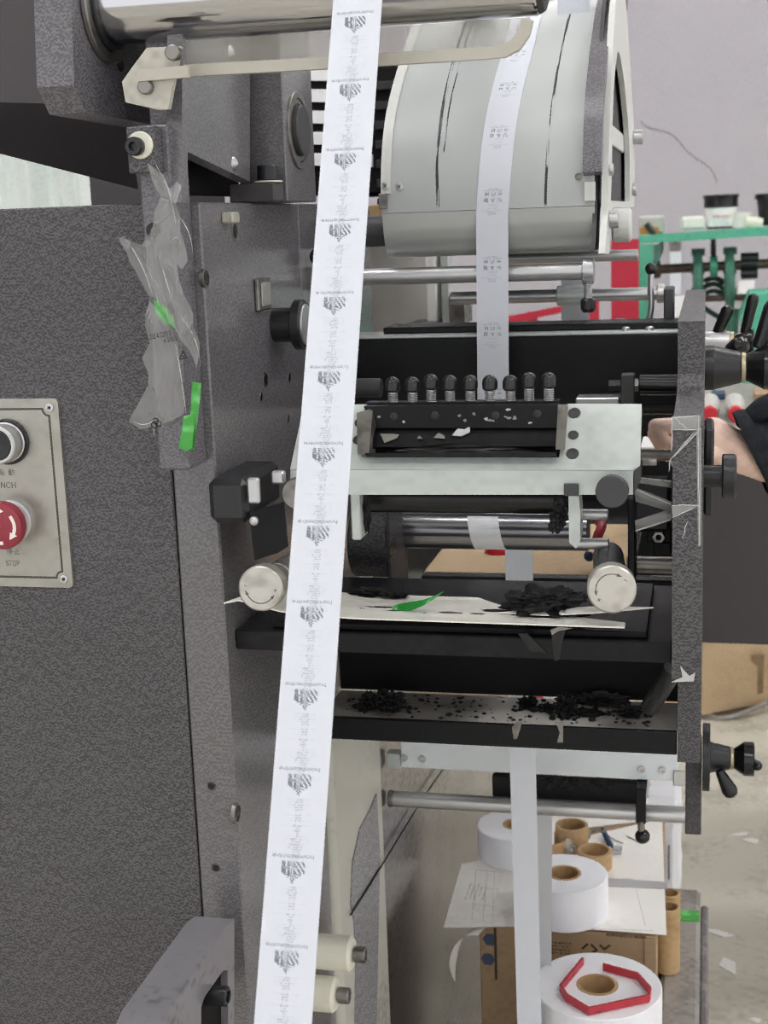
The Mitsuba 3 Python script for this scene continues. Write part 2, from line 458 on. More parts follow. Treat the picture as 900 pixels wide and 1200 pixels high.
# screws and holes of the side plate
for p, r in (((-0.383, 1.135, 1.5466), 0.009), ((-0.383, 1.058, 1.5117), 0.009), ((-0.383, 1.1968, 1.416), 0.008), ((-0.383, 1.1819, 1.4026), 0.005), ((-0.383, 1.2706, 1.4091), 0.006), ((-0.383, 1.2612, 1.3716), 0.006), ((-0.383, 1.0553, 1.0652), 0.0105)):
    k = part(press, 'screw_hole', tube((p[0] - 0.003, p[1], p[2]), (p[0] + 0.0006, p[1], p[2]), r * 0.85, r * 0.66, 24, 0.0002), 'steel_dull')
    part(k, 'recess', cyl((p[0] - 0.003, p[1], p[2]), (p[0] + 0.0002, p[1], p[2]), r * 0.66, 20, 0.0001), 'ink')
for p in ((-0.4042, 1.055, 1.0887), (-0.4051, 1.055, 1.0141)):
    k = part(press, 'edge_hole', tube((p[0], YF + 0.002, p[2]), (p[0], YF - 0.0006, p[2]), 0.0042, 0.0030, 20, 0.0002), 'hammer_dark')
    part(k, 'recess', cyl((p[0], YF + 0.002, p[2]), (p[0], YF - 0.0002, p[2]), 0.0030, 16, 0.0001), 'ink')
# little clear tag and the sight window on the plate
p = (-0.383, 1.1089, 1.5572)
part(press, 'tag', bx(XL, XL + 0.010, p[1] - 0.006, p[1] + 0.012, p[2] - 0.004, p[2] + 0.005), 'frosted_tab', label='small pale plastic tag')
a, b = (-0.383, 1.1783, 1.5055), (-0.383, 1.2154, 1.4773)
k = part(press, 'sight_window', bx(XL, XL + 0.004, a[1], b[1], b[2], a[2]), 'steel_dull', label='small framed sight window')
part(k, 'pane', bx(XL + 0.004, XL + 0.0055, a[1] + 0.006, b[1] - 0.006, b[2] + 0.004, a[2] - 0.004), 'panel_steel')
# mounting bar in front of the plate
YB = 1.015
XB = -0.3902
bar = [(-0.4149, 1.015, 1.3674), (-0.3902, 1.015, 1.3675), (-0.3902, 1.015, 1.3675), (-0.3917, 1.015, 1.5929), (-0.392, 1.015, 1.6539), (-0.4154, 1.015, 1.6552)]
ZB = 1.3667
XBL = -0.4149
part(press, 'mounting_bar', bx(XBL, XB, YB, YF - 0.0005, ZB, 1.6261, 0.0015), 'hammer_bright', label='upright hammered grey bar bolted to the front')
p = (-0.4064, 1.015, 1.5498)
part(press, 'bar_hole', cyl((p[0], YB + 0.004, p[2]), (p[0], YB - 0.0005, p[2]), 0.0058, 24, 0.0002), 'ink')
# bolt plate on the bar
a, b = (-0.4168, 1, 1.6246), (-0.3946, 1, 1.5914)
k = part(press, 'bolt_plate', bx(a[0], b[0], 1.0, YB - 0.0003, b[2], a[2], 0.001), 'hammer_dark')
p = (-0.4073, 1, 1.6102)
part(k, 'washer', cyl((p[0] + 0.0015, 1.0, p[2] + 0.001), (p[0] + 0.0015, 0.9975, p[2] + 0.001), 0.0098, 28, 0.0003), 'nylon', label='pale washer')
socket_screw(k, (p[0] - 0.001, 0.9975, p[2]), -Y, 0.0068, 0.007, 'bolt', 'black_plastic', 'black socket head bolt')
# overhanging arm at the top left
YA1 = 1.155
YA2 = 1.3
arm_pts = [(-0.7964, 1.155, 1.7739), (-0.4928, 1.155, 1.7526), (-0.5007, 1.155, 1.6567), (-0.8097, 1.155, 1.6788), (-0.8964, 1.3, 1.802), (-0.5208, 1.3, 1.7757), (-0.5333, 1.3, 1.5887), (-0.552, 1.3, 1.5967), (-0.673, 1.3, 1.643), (-0.9063, 1.3, 1.7316), (-0.4778, 1.155, 1.6534), (-0.4702, 1.155, 1.7511)]
part(press, 'overhang_arm', hull(arm_pts), 'hammer_arm', label='overhanging dark grey arm with a sloping underside')
a, b = (-0.785, 1.75, 1.6232), (-0.7194, 1.75, 1.5828)
part(press, 'rear_block', bx(a[0], b[0] + 0.05, 1.75, 1.95, ZT - 0.002, a[2] + 0.06), 'hammer_arm')
# upper housing between the bar and the bearing plate
house = [(-0.383, 1.0482, 1.7354), (-0.383, 1.2143, 1.7605), (-0.383, 1.1834, 1.5876), (-0.383, 1.0356, 1.6068), (-0.383, 1.0289, 1.5703), (-0.383, 1.0161, 1.5696)]
part(press, 'upper_housing', xpr(house, XL - 0.012, XL), 'hammer_side')
part(press, 'housing_back', bx(XL - 0.036, XL - 0.032, YF + 0.009, 1.25, ZS + 0.007, 1.80), 'black_matte')
part(press, 'housing_front', bx(XG, XL - 0.0125, YF + 0.001, YF + 0.008, ZS, 1.80), 'hammer_bright')
for p in ((-0.383, 1.1426, 1.6013), (-0.383, 1.1499, 1.6898)):
    part(press, 'rivet', lathe((XL - 0.001, p[1], p[2]), (XL + 0.003, p[1], p[2]), [(0, 0.0065), (0.002, 0.0055), (0.0045, 0.002), (0.005, 1e-5)], 18), 'steel')
YK = 1.1855     # front of the bearing block
XK = -0.3595
part(press, 'bearing_block', bx(XL - 0.02, XK, YK + 0.03, 1.3102, ZS + 0.0005, 1.82), 'hammer_side')
part(press, 'block_foot', bx(XL - 0.02, XK - 0.003, YK, YK + 0.0295, ZS + 0.0005, 1.586), 'hammer_arm')
p = (-0.3722, 1.1855, 1.5872)
k = part(press, 'clamp_bolt', cyl((p[0], YK + 0.015, p[2] + 0.001), (p[0], YK + 0.015, p[2] + 0.014), 0.009, 28), 'black_plastic', label='black bolt on a pale washer')
part(k, 'washer', cyl((p[0], YK + 0.015, p[2] - 0.0005), (p[0], YK + 0.015, p[2] + 0.001), 0.0125, 28, 0.0003), 'nylon')
p = (-0.3595, 1.2573, 1.6327)
k = part(press, 'shaft_bearing', tube((XK - 0.003, p[1], p[2]), (XK + 0.002, p[1], p[2]), 0.034, 0.028, 40, 0.0006), 'steel_dull', label='round bearing with a dark shaft end')
part(k, 'ring', tube((XK, p[1], p[2]), (XK + 0.0012, p[1], p[2]), 0.0275, 0.0235, 40, 0.0004), 'steel_dull')
part(k, 'shaft', cyl((XK - 0.002, p[1], p[2]), (XK + 0.006, p[1], p[2]), 0.022, 36, 0.001), 'dark_disc')
# foot bracket at the lower left
XFB = -0.3825
foot = [(-0.383, 1.0271, 0.9828), (-0.383, 1.0101, 0.8882), (-0.383, 0.8008, 0.9588), (-0.383, 0.845, 0.9798), (-0.383, 0.873, 0.9879), (-0.383, 1.0062, 0.9877)]
hole = [(-0.383, 0.9939, 0.9546), (-0.383, 1.0035, 0.9492), (-0.383, 0.9899, 0.8615), (-0.383, 0.9295, 0.9009), (-0.383, 0.9409, 0.953), (-0.383, 0.9494, 0.9569)]
poly = sg.Polygon([(q[1], q[2]) for q in foot], [[(q[1], q[2]) for q in hole]])
k = part(press, 'foot_bracket', prism(poly, 'x', -0.4155, XL + 0.002), 'grey_gloss', label='smooth grey bracket with a cut-out')
p = (-0.383, 0.9695, 0.9466)
part(k, 'bolt', lathe((XL - 0.0039, p[1], p[2]), (XL + 0.02, p[1], p[2]), [(0, 0.008), (0.017, 0.008), (0.018, 0.0065), (0.018, 0.005), (0.012, 0.0045), (0.012, 1e-5)], 24), 'black_plastic')
part(k, 'shade_backing', prism(sg.Polygon([(q[1], q[2]) for q in hole]), 'x', XL - 0.010, XL - 0.004), 'black_matte')  # black plate added to give the cut-out its dark shaded interior
# white nylon rollers low on the cream panel
for c, e, r in (((-0.338, 1.2428, 0.8359), 0.001, 0.0175), ((-0.353, 1.2296, 0.7973), 0.001, 0.0175)):
    k = part(press, 'nylon_roller', cyl((XL, c[1], c[2]), (c[0], c[1], c[2]), r, 36, 0.003), 'nylon', label='white nylon roller on the cream panel')
    part(k, 'bolt', lathe(c, np.asarray(c) + X * 0.013, [(0, 0.005), (0.002, 0.005), (0.002, 0.008), (0.012, 0.008), (0.013, 0.007), (0.013, 0.0045), (0.008, 0.004), (0.008, 1e-5)], 20), 'steel_dull')

# ------------------------------------------------------------------ control panel
pan = thing('control_station', 'brushed steel control plate with inch and stop buttons on the grey cabinet', 'control panel')
YP = 1.052
tr, br = (-0.5144, 1.052, 1.4189), (-0.514, 1.052, 1.2598)
CX = -0.579
x1 = (tr[0] + br[0]) / 2
x0 = 2 * CX - x1
poly = sg.box(x0, br[2], x1, tr[2]).buffer(-0.004).buffer(0.004)
part(pan, 'plate', prism(poly, 'y', YP, YF, 0.0), 'panel_steel')
i, q = 0.0085, 0.0055
g = sg.box(x0 + i, br[2] + i, x1 - i, tr[2] - i)
for cx_ in (x0 + i, x1 - i):
    for cz_ in (br[2] + i, tr[2] - i):
        g = g.difference(sg.Point(cx_, cz_).buffer(q))
part(pan, 'border_line', flat(g.exterior.buffer(0.0009), (0, YP, 0), X, Z), 'engraved')
for cx_ in (x0 + 0.0075, x1 - 0.0075):
    for cz_ in (br[2] + 0.0075, tr[2] - 0.0075):
        k = socket_screw(pan, (cx_, YP, cz_), -Y, 0.0036, 0.0014, 'screw', 'steel')
        part(k, 'socket', cyl((cx_, YP - 0.0006, cz_), (cx_, YP - 0.0009, cz_), 0.0014, 6, 0.00005), 'ink')
# push button
p = (-0.5612, 1.032, 1.3836)
k = part(pan, 'push_button', lathe((p[0], YP, p[2]), (p[0], YP - 0.02, p[2]), [(0, 0.0165), (0.004, 0.0165), (0.0045, 0.0155), (0.011, 0.0155), (0.012, 0.0165), (0.019, 0.0158), (0.020, 0.0148), (0.020, 0.0128), (0.0175, 0.0122), (0.0175, 1e-5)], 48), 'steel', label='round push button with a dark face and steel ring')
part(k, 'face', lathe((p[0], YP - 0.017, p[2]), (p[0], YP - 0.0192, p[2]), [(0, 0.0121), (0.0017, 0.0121), (0.0022, 0.0112), (0.0018, 0.006), (0.0018, 1e-5)], 40), 'black_plastic')
part(k, 'collar', cyl((p[0], YP, p[2]), (p[0], YP - 0.0035, p[2]), 0.019, 40), 'black_plastic')
# emergency stop
p = (-0.5628, 1.028, 1.3171)
k = part(pan, 'emergency_stop', lathe((p[0], YP - 0.006, p[2]), (p[0], YP - 0.026, p[2]), [(0, 0.012), (0.004, 0.0125), (0.008, 0.0185), (0.010, 0.0198), (0.015, 0.0200), (0.0178, 0.0190), (0.0192, 0.016), (0.0196, 0.009), (0.0197, 1e-5)], 56), 'red_plastic', label='red mushroom emergency stop button')
part(k, 'collar', lathe((p[0], YP, p[2]), (p[0], YP - 0.0075, p[2]), [(0, 0.0178), (0.004, 0.0178), (0.005, 0.0155), (0.0075, 0.0140)], 44), 'steel')
ar = []
for a0 in (10, 130, 250):
    t = np.radians(np.linspace(a0 - 38, a0 + 30, 14))
    ring = sg.Polygon([(0.0152 * math.cos(u), 0.0152 * math.sin(u)) for u in t] + [(0.0124 * math.cos(u), 0.0124 * math.sin(u)) for u in t[::-1]])
    e = math.radians(a0 - 36)
    tip = math.radians(a0 - 62)
    ar.append(ring.union(sg.Polygon([(0.0172 * math.cos(e), 0.0172 * math.sin(e)), (0.0138 * math.cos(tip), 0.0138 * math.sin(tip)), (0.0104 * math.cos(e), 0.0104 * math.sin(e))])))
part(k, 'arrows', flat(shapely.union_all(ar), (p[0], YP - 0.0254, p[2]), X, Z, 0.0006), 'white_mark', label='white turn arrows')
# lettering
p = (-0.5594, 1.052, 1.3445)
w_inch = 0.0155
part(pan, 'lettering', cat(lettering('INCH', 0.0048, (p[0] - w_inch, YP, p[2]), X, Z)), 'letter_dark')
p = (-0.5738, 1.052, 1.2778)
part(pan, 'lettering', lettering('STOP', 0.0048, (p[0], YP, p[2]), X, Z, width=0.0125), 'letter_dark')
u_ = 0.0055


def glyph(lines, ox, oz):
    return strokes([[(ox + a * u_, oz + b * u_) for a, b in l] for l in lines], 0.00042)


DONG = [[(.05, .9), (.5, .95)], [(.05, .75), (.55, .75)], [(.12, .62), (.48, .62), (.48, .3), (.12, .3), (.12, .62)], [(.12, .46), (.48, .46)], [(.3, .95), (.3, .08)], [(.05, .18), (.55, .18)], [(.02, .03), (.58, .06)], [(.6, .7), (.95, .7), (.92, .1), (.82, .05)], [(.76, .95), (.74, .5), (.6, .05)]]
DIAN = [[(.05, .95), (.5, .95), (.5, .6), (.05, .6), (.05, .95)], [(.27, .95), (.27, .3)], [(.05, .45), (.5, .45)], [(.02, .3), (.55, .3)], [(.05, .05), (.1, .2)], [(.2, .05), (.22, .2)], [(.33, .05), (.34, .2)], [(.5, .05), (.46, .2)], [(.75, .95), (.75, .45)], [(.75, .72), (.98, .72)], [(.62, .45), (.95, .45), (.95, .08), (.62, .08), (.62, .45)]]
ZHI = [[(.5, .95), (.5, .05)], [(.5, .55), (.85, .55)], [(.22, .6), (.22, .05)], [(.03, .05), (.97, .05)]]
TING = [[(.3, .95), (.05, .5)], [(.2, .7), (.2, .03)], [(.65, .98), (.65, .86)], [(.35, .84), (.97, .84)], [(.48, .74), (.85, .74), (.85, .6), (.48, .6), (.48, .74)], [(.35, .38), (.35, .48), (.97, .48), (.97, .38)], [(.48, .34), (.85, .34)], [(.66, .34), (.66, .05), (.56, .08)]]
p, q = (-0.5731, 1.052, 1.3552), (-0.5638, 1.052, 1.3553)
part(pan, 'lettering', flat(shapely.union_all([glyph(DIAN, p[0], p[2]), glyph(DONG, q[0], q[2])]), (0, YP, 0), X, Z), 'letter_dark')
p, q = (-0.572, 1.052, 1.2874), (-0.565, 1.052, 1.2876)
part(pan, 'lettering', flat(shapely.union_all([glyph(TING, p[0], p[2]), glyph(ZHI, q[0], q[2])]), (0, YP, 0), X, Z), 'letter_dark')


# ------------------------------------------------------------------ right side plate with its levers
YU = 1.2162
YL = 1.3119
YQ = 1.66                # front of the lowest stretch
rp = thing('side_plate', 'hammered grey right side plate of the press, wrapped in clear tape', 'machine plate')
fil = 1.3982
prof = [(YU, 1.4589), (YU, fil + 0.016), (YU - 0.006, fil + 0.006), (YU - 0.016, fil + 0.001), (YF + 0.004, fil), (YF, fil - 0.004),
        (YF, 1.1975), (YL, 1.1975), (YL, 1.0281), (1.70, 1.0281), (1.70, 1.4589 + 0.0)]
part(rp, 'plate', prism(prof, 'x', XR0, XR1, 0.0012), 'hammer_dark')
part(rp, 'lower_plate', bx(-0.0205, -0.001, YQ, YQ + 0.06, 0.795, 0.9043, 0.0015), 'hammer_dark')
# film wrapped round the plate
yf = 1.0538
part(rp, 'tape_wrap', cat(*[ypr(q_, yf, yf + 0.0005) for q_ in ([(-0.0249, 1.0538, 1.4014), (-0.004, 1.0538, 1.4019), (-0.0039, 1.0538, 1.3917), (-0.0249, 1.0538, 1.3912)], [(-0.0248, 1.0538, 1.37), (-0.0076, 1.0538, 1.3898), (-0.0051, 1.0538, 1.3898), (-0.0229, 1.0538, 1.3707)], [(-0.0246, 1.0538, 1.3344), (-0.004, 1.0538, 1.3352), (-0.009, 1.0538, 1.3313), (-0.0239, 1.0538, 1.3246)], [(-0.007, 1.0538, 1.3918), (-0.0033, 1.0538, 1.3917), (-0.0025, 1.0538, 1.3033), (-0.005, 1.0538, 1.3032)])]), 'clear_film', label='clear packing tape wrapped round the plate')


def crease(a, b, r=0.0005, n=9, sag=0.0015, seed=0):
    a, b = np.asarray(a, float), np.asarray(b, float)
    t = np.linspace(0, 1, n)[:, None]
    w = (meshkit.noise(np.c_[t * 6, t * 0 + seed, t * 0 + 0.3], seed) - 0.5)[:, None]
    pts = a + (b - a) * t + w * sag * np.array([1, 0, 1.0])
    return pipe(pts, r * (0.4 + 0.6 * np.sin(np.pi * (0.08 + 0.84 * t[:, 0]))), 6)


cr = [((-0.0243, 1.0538, 1.4007), (-0.004, 1.0538, 1.4019)), ((-0.0249, 1.0538, 1.3912), (-0.0039, 1.0538, 1.3917)), ((-0.0225, 1.0538, 1.4001), (-0.0138, 1.0538, 1.3924)), ((-0.0248, 1.0538, 1.37), (-0.0082, 1.0538, 1.3898)),
      ((-0.0235, 1.0538, 1.3707), (-0.0058, 1.0538, 1.3898)), ((-0.0254, 1.0538, 1.37), (-0.0266, 1.0538, 1.3604)), ((-0.024, 1.0538, 1.3344), (-0.004, 1.0538, 1.3346)), ((-0.0246, 1.0538, 1.3246), (-0.009, 1.0538, 1.332)), ((-0.0059, 1.0538, 1.4013), (-0.0038, 1.0538, 1.3032)),
      ((-0.0249, 1.0538, 1.4001), (-0.0248, 1.0538, 1.3745)), ((-0.0133, 1.0538, 1.3215), (-0.0163, 1.0538, 1.3096))]
part(rp, 'tape_crease', cat(*[crease(a, b, 0.0004, seed=i) for i, (a, b) in enumerate(cr)]), 'film_white')
scrap = [(-0.0239, 1.0538, 1.1959), (-0.0156, 1.0538, 1.2003), (-0.0176, 1.0538, 1.2091), (-0.0105, 1.0538, 1.2012), (-0.0061, 1.0538, 1.2041), (-0.0073, 1.0538, 1.1972), (-0.022, 1.0538, 1.1959)]
part(rp, 'tape_scrap', ypr(scrap, yf - 0.001, yf), 'film_white')


def clamp(name, label, y, cz, x0, spec, lever_list, group=None):
    """a black cone clamp on the plate: spec is a list of (material, profile along +x from x0)"""
    k = thing(name, label, 'clamp', group)
    for nm, m, prof_ in spec:
        s = prof_[0][0]
        part(k, nm, lathe((x0 + s, y, cz), (x0 + prof_[-1][0], y, cz), [(t - s, r) for t, r in prof_], 40), m)
    for a, b, r0, r1 in lever_list:
        a, b = np.asarray(a, float), np.asarray(b, float)
        L = np.linalg.norm(b - a)
        part(k, 'lever', lathe(a, b, [(0, r0 * 0.9), (0.002, r0), (L - r1, r1), (L - r1 * 0.35, r1 * 0.82), (L, r1 * 0.3), (L, 1e-5)], 24), 'black_gloss')
    return k


Y1 = 1.275
c1 = (0.0058, 1.275, 1.4132)
s = 0.00079
clamp('clamp_lever', 'large black cone clamp with brass ring on the upper right of the plate', Y1, c1[2], XR1 + 0.0005,
      [('base', 'black_plastic', [(0, 0.0196), (0.008, 0.0196), (0.0085, 0.0192), (0.030, 0.0138), (0.031, 0.0128)]),
       ('ring', 'brass', [(0.031, 0.0125), (0.0315, 0.0132), (0.0345, 0.0132), (0.035, 0.0125)]),
       ('cone', 'black_gloss', [(0.035, 0.0115), (0.049, 0.0185), (0.050, 0.0196), (0.062, 0.0196), (0.063, 0.0185)])],
      [((0.0441, 1.275, 1.4299), (0.057, 1.275, 1.471), 0.0062, 0.0075)])
Y2 = 1.52
c2 = (0.0144, 1.52, 1.4137)
clamp('clamp_lever', 'smaller black cone clamp with two raised levers, behind the large clamp', Y2, c2[2], XR1 + 0.0005,
      [('base', 'steel', [(0, 0.012), (0.024, 0.0115), (0.025, 0.0105)]),
       ('ring', 'brass', [(0.025, 0.0105), (0.0255, 0.011), (0.0285, 0.011), (0.029, 0.0105)]),
       ('cone', 'black_gloss', [(0.029, 0.0075), (0.043, 0.013), (0.048, 0.013), (0.049, 0.012)])],
      [((0.0091, 1.52, 1.42), (0.0226, 1.52, 1.4516), 0.0055, 0.0065), ((0.0377, 1.52, 1.4195), (0.0473, 1.52, 1.4633), 0.0050, 0.0060), ((0.0241, 1.42, 1.4133), (0.0348, 1.4, 1.4224), 0.009, 0.010)])
Y3 = 1.66
c3 = (0.0217, 1.66, 0.8978)
clamp('clamp_lever', 'black cone clamp with lever on the lower right, above the floor', Y3, c3[2], -0.0004,
      [('base', 'black_plastic', [(0.009, 0.020), (0.010, 0.0185), (0.032, 0.0140), (0.033, 0.013)]),
       ('ring', 'brass', [(0.033, 0.013), (0.0335, 0.0135), (0.0365, 0.0135), (0.037, 0.013)]),
       ('cone', 'black_gloss', [(0.037, 0.012), (0.049, 0.0205), (0.060, 0.0205), (0.061, 0.019)]),
       ('flange', 'black_plastic', [(0.0, 0.040), (0.001, 0.041), (0.008, 0.041), (0.009, 0.040)])],
      [((0.0196, 1.64, 0.8892), (0.036, 1.64, 0.8563), 0.0055, 0.0095), ((0.0525, 1.65, 0.9022), (0.0681, 1.64, 0.894), 0.004, 0.006)])
# black spool knob
Y4 = 1.12
kn = thing('spool_knob', 'black flanged knob on the right side plate, in front of the hand', 'knob')
c4 = (0.0119, 1.12, 1.3445)
part(kn, 'hub', lathe((XR1 + 0.0005, Y4, c4[2]), (XR1 + 0.018, Y4, c4[2]), [(0, 0.0088), (0.0175, 0.0088)], 36), 'black_plastic')
part(kn, 'disc', lathe((0.0125, Y4, c4[2]), (0.0229, Y4, c4[2]), [(0, 0.0165), (0.001, 0.0175), (0.0095, 0.0175), (0.0110, 0.016)], 44), 'black_plastic')
a, b = (-0.003, 1.16, 1.3779), (0.0052, 1.16, 1.3058)
fl = solo('flange_plate', bx(XR1 + 0.0005, XR1 + 0.0085, 1.15, 1.21, b[2], a[2], 0.002), 'black_plastic', 'black flange plate on the side plate behind the spool knob', 'plate')

# ------------------------------------------------------------------ cross beams, rods and trays
YBB = 1.392
ZBB0 = 1.3662
beam = thing('cross_beam', 'wide black cross beam of the press behind the thumb screws', 'beam')
zt = 1.4336
part(beam, 'body', bx(XL + 0.0005, XR0 - 0.0005, YBB, YBB + 0.012, 1.3648, zt, 0.001), 'black_paint')
part(beam, 'top_flange', bx(XL + 0.0005, XR0 - 0.0005, YBB + 0.0005, YBB + 0.055, zt + 0.0003, zt + 0.0035, 0.001), 'aluminium', label='pale metal top edge')
part(beam, 'cover', bx(XL + 0.06, XR0 - 0.002, YBB + 0.02, YBB + 0.075, zt + 0.0038, zt + 0.010, 0.001), 'black_paint')
for u in ((-0.0772, 1.392, 1.4399), (-0.0544, 1.392, 1.4403)):
    part(beam, 'screw', lathe((u[0], YBB + 0.008, zt + 0.0035), (u[0], YBB + 0.008, zt + 0.0075), [(0, 0.0042), (0.003, 0.004), (0.004, 0.0025), (0.0042, 1e-5)], 16), 'steel')
# round guide rods, front one with set collar
YR = 1.382
ZR = 1.4964
rod = thing('guide_rod', 'thick steel guide rod behind the printed ribbon, with a collar and knurled screw', 'rod')
part(rod, 'shaft', cyl((XL, YR, ZR), (-0.1163, YR, ZR), 0.0082, 32), 'steel')
x = -0.1123
part(rod, 'collar', cyl((x - 0.005, YR, ZR), (x + 0.006, YR, ZR), 0.0125, 32), 'steel')
part(rod, 'left_collar', cyl((XL, YR - 0.002, ZR), (XL + 0.016, YR - 0.002, ZR), 0.0115, 32), 'steel_dull')
part(rod, 'spring', cat(*[cyl((x, YR, ZR - 0.012 - 0.0016 * i), (x, YR, ZR - 0.0131 - 0.0016 * i), 0.0042, 14, 0.0004) for i in range(9)]), 'steel')
part(rod, 'knurled_screw', lathe((x, YR, ZR - 0.026), (x, YR, ZR - 0.0395), [(0, 0.0055), (0.002, 0.0072), (0.010, 0.0072), (0.0135, 0.005), (0.0137, 1e-5)], 20), 'black_plastic')
q = (-0.3835, 1.372, 1.5166)
kk = part(rod, 'clamp_ball', trimesh.creation.icosphere(subdivisions=3, radius=0.0085).apply_translation([XL + 0.013, 1.345, 1.5187]), 'black_plastic', True, 'black ball knob at the left end')
part(kk, 'stem', cyl((XL + 0.013, 1.345, 1.5187), (XL + 0.013, 1.352, ZR), 0.003, 12), 'steel')
YR2 = 1.5
ZR2 = 1.4669
rod2 = thing('guide_rod', 'thin steel guide rod above the black beam, with a bent handle at its right end', 'rod')
part(rod2, 'shaft', cyl((-0.2681, YR2, ZR2), (-0.0465, YR2, ZR2), 0.0068, 28), 'steel')
part(rod2, 'sleeve', cyl((-0.1541, YR2, ZR2), (-0.1184, YR2, ZR2), 0.0105, 28), 'aluminium')
part(rod2, 'end_collar', cyl((-0.0509, YR2, ZR2), (-0.0431, YR2, ZR2), 0.0100, 28), 'steel')
part(rod2, 'handle', pipe([(-0.0558, 1.49, 1.49), (-0.0566, 1.49, 1.4666), (-0.0574, 1.49, 1.4466), (-0.0617, 1.49, 1.437), (-0.0722, 1.49, 1.4363), (-0.0958, 1.49, 1.4359)], 0.0032, 12, 4), 'steel')
part(rod2, 'ball', trimesh.creation.icosphere(subdivisions=3, radius=0.0062).apply_translation((-0.0566, 1.49, 1.4926)), 'black_plastic', True)
part(rod2, 'end_bracket', bx(-0.0431, -0.0335, 1.47, 1.53, zt + 0.004, 1.4728), 'dark_disc')
YR3 = 1.6
part(rod2, 'upper_shaft', cyl((-0.2195, YR3, 1.504), (-0.0747, YR3, 1.504), 0.0062, 24), 'steel', label='second parallel shaft just below the drum guard')
# steel shaft from the drum to the left plate
dk = solo('drum_shaft', cyl((XL, 1.40, 1.5411), (-0.3115, 1.40, 1.5411), 0.0155, 36), 'dark_disc', 'dark round shaft between the left plate and the drum guard', 'shaft')
# big black knob on the left plate
kb = thing('side_knob', 'black and steel round knob on the left side plate', 'knob')
q = (-0.373, 1.235, 1.462)
zk = 1.4615
yk = 1.2333
part(kb, 'hub', lathe((XL, yk, zk), (XL + 0.020, yk, zk), [(0, 0.0155), (0.0195, 0.0155)], 36), 'black_plastic')
part(kb, 'rim', lathe((XL + 0.0195, yk, zk), (XL + 0.029, yk, zk), [(0, 0.021), (0.001, 0.0225), (0.008, 0.0225), (0.0095, 0.021)], 44), 'black_plastic')
part(kb, 'face', cyl((XL + 0.0285, yk, zk), (XL + 0.0305, yk, zk), 0.0185, 40), 'steel')
sk = solo('stop_shaft', cyl((XL, 1.33, 1.3919), (XL + 0.075, 1.33, 1.3919), 0.0095, 28), 'dark_disc', 'short dark shaft on the left plate below the side knob', 'shaft')
# black shaft with bolt and bracket at right, below the beam
sh = thing('adjusting_shaft', 'black round shaft with a bolt end and grey bracket, left of the right plate', 'shaft')
YSH = 1.33
zsh = 1.3921
part(sh, 'shaft', cyl((-0.0613, YSH, zsh), (XR0 - 0.0005, YSH, zsh), 0.0098, 28), 'black_gloss')
part(sh, 'nut', cyl((-0.0676, YSH, zsh), (-0.0613, YSH, zsh), 0.0065, 6, 0.0004), 'steel_dull')
part(sh, 'bolt', cyl((-0.0897, YSH, zsh), (-0.0778, YSH, zsh), 0.0055, 6, 0.0006), 'black_plastic')
part(sh, 'bracket', bx(-0.0778, -0.0652, YSH - 0.008, YSH + 0.010, 1.3691, 1.4028, 0.001), 'dark_disc')
bl = solo('backing_block', bx(-0.1219, -0.0804, 1.345, 1.375, 1.3319, 1.3784), 'steel', 'small steel block under the black beam right of the thumb screws', 'block')
# upper tray
YT = 1.0761
tray = thing('upper_tray', 'black upper drip tray of the press, under the white card', 'tray')
ZT1 = 1.2201
ZT1B = 1.2033
part(tray, 'front_lip', bx(XL + 0.0005, XR0 - 0.0005, YT, YT + 0.006, ZT1B, ZT1, 0.001), 'black_paint')
part(tray, 'floor', bx(XL + 0.0005, XR0 - 0.0005, YT + 0.0062, 1.255, ZT1 - 0.006, ZT1 - 0.001, 0.0008), 'black_paint')
part(tray, 'apron', bx(XL + 0.0005, XR0 - 0.0005, 1.4025, 1.412, 1.057 + 0.0002, ZT1 - 0.085, 0.001), 'black_matte')
# lower tray
YT2 = 1.315
lt = thing('lower_tray', 'black lower tray strewn with dried ink, above the white beam', 'tray')
ZL2 = 1.0525
part(lt, 'front_lip', bx(XL + 0.0005, XR0 - 0.0005, YT2, YT2 + 0.006, 1.0337, 1.057, 0.001), 'black_paint')
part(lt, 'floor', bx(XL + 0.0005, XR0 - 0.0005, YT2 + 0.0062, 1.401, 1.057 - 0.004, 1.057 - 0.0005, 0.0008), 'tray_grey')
# white beam and round rod below
YWB = 1.605
wb = thing('white_beam', 'pale aluminium cross beam under the trays, with socket screws at both ends', 'beam')
part(wb, 'body', bx(-0.3642, -0.0281, YWB, YWB + 0.02, 0.8868, 0.9296, 0.001), 'beam_white')
part(wb, 'end_block', bx(XL, -0.3653, YWB + 0.001, YWB + 0.018, 0.8832, 0.9035, 0.001), 'aluminium')
part(wb, 'end_block', bx(-0.0339, -0.0201, YWB - 0.004, YWB - 0.0003, 0.8826, 0.9019, 0.001), 'steel')
for p in ((-0.3598, 1.605, 0.8998), (-0.3372, 1.605, 0.8998), (-0.0708, 1.605, 0.9007), (-0.0468, 1.605, 0.9009)):
    socket_screw(wb, (p[0], YWB, p[2]), -Y, 0.0045, 0.004, 'screw', 'steel')
lr = thing('lower_rod', 'polished round rod across the press below the white beam', 'rod')
ZLR = 0.8426
part(lr, 'shaft', cyl((XL + 0.006, 1.61, ZLR), (-0.0198, 1.61, ZLR), 0.0098, 36), 'steel')
part(lr, 'end_cap', cyl((XL, 1.61, ZLR), (XL + 0.0058, 1.61, ZLR), 0.0105, 32), 'steel_dull')
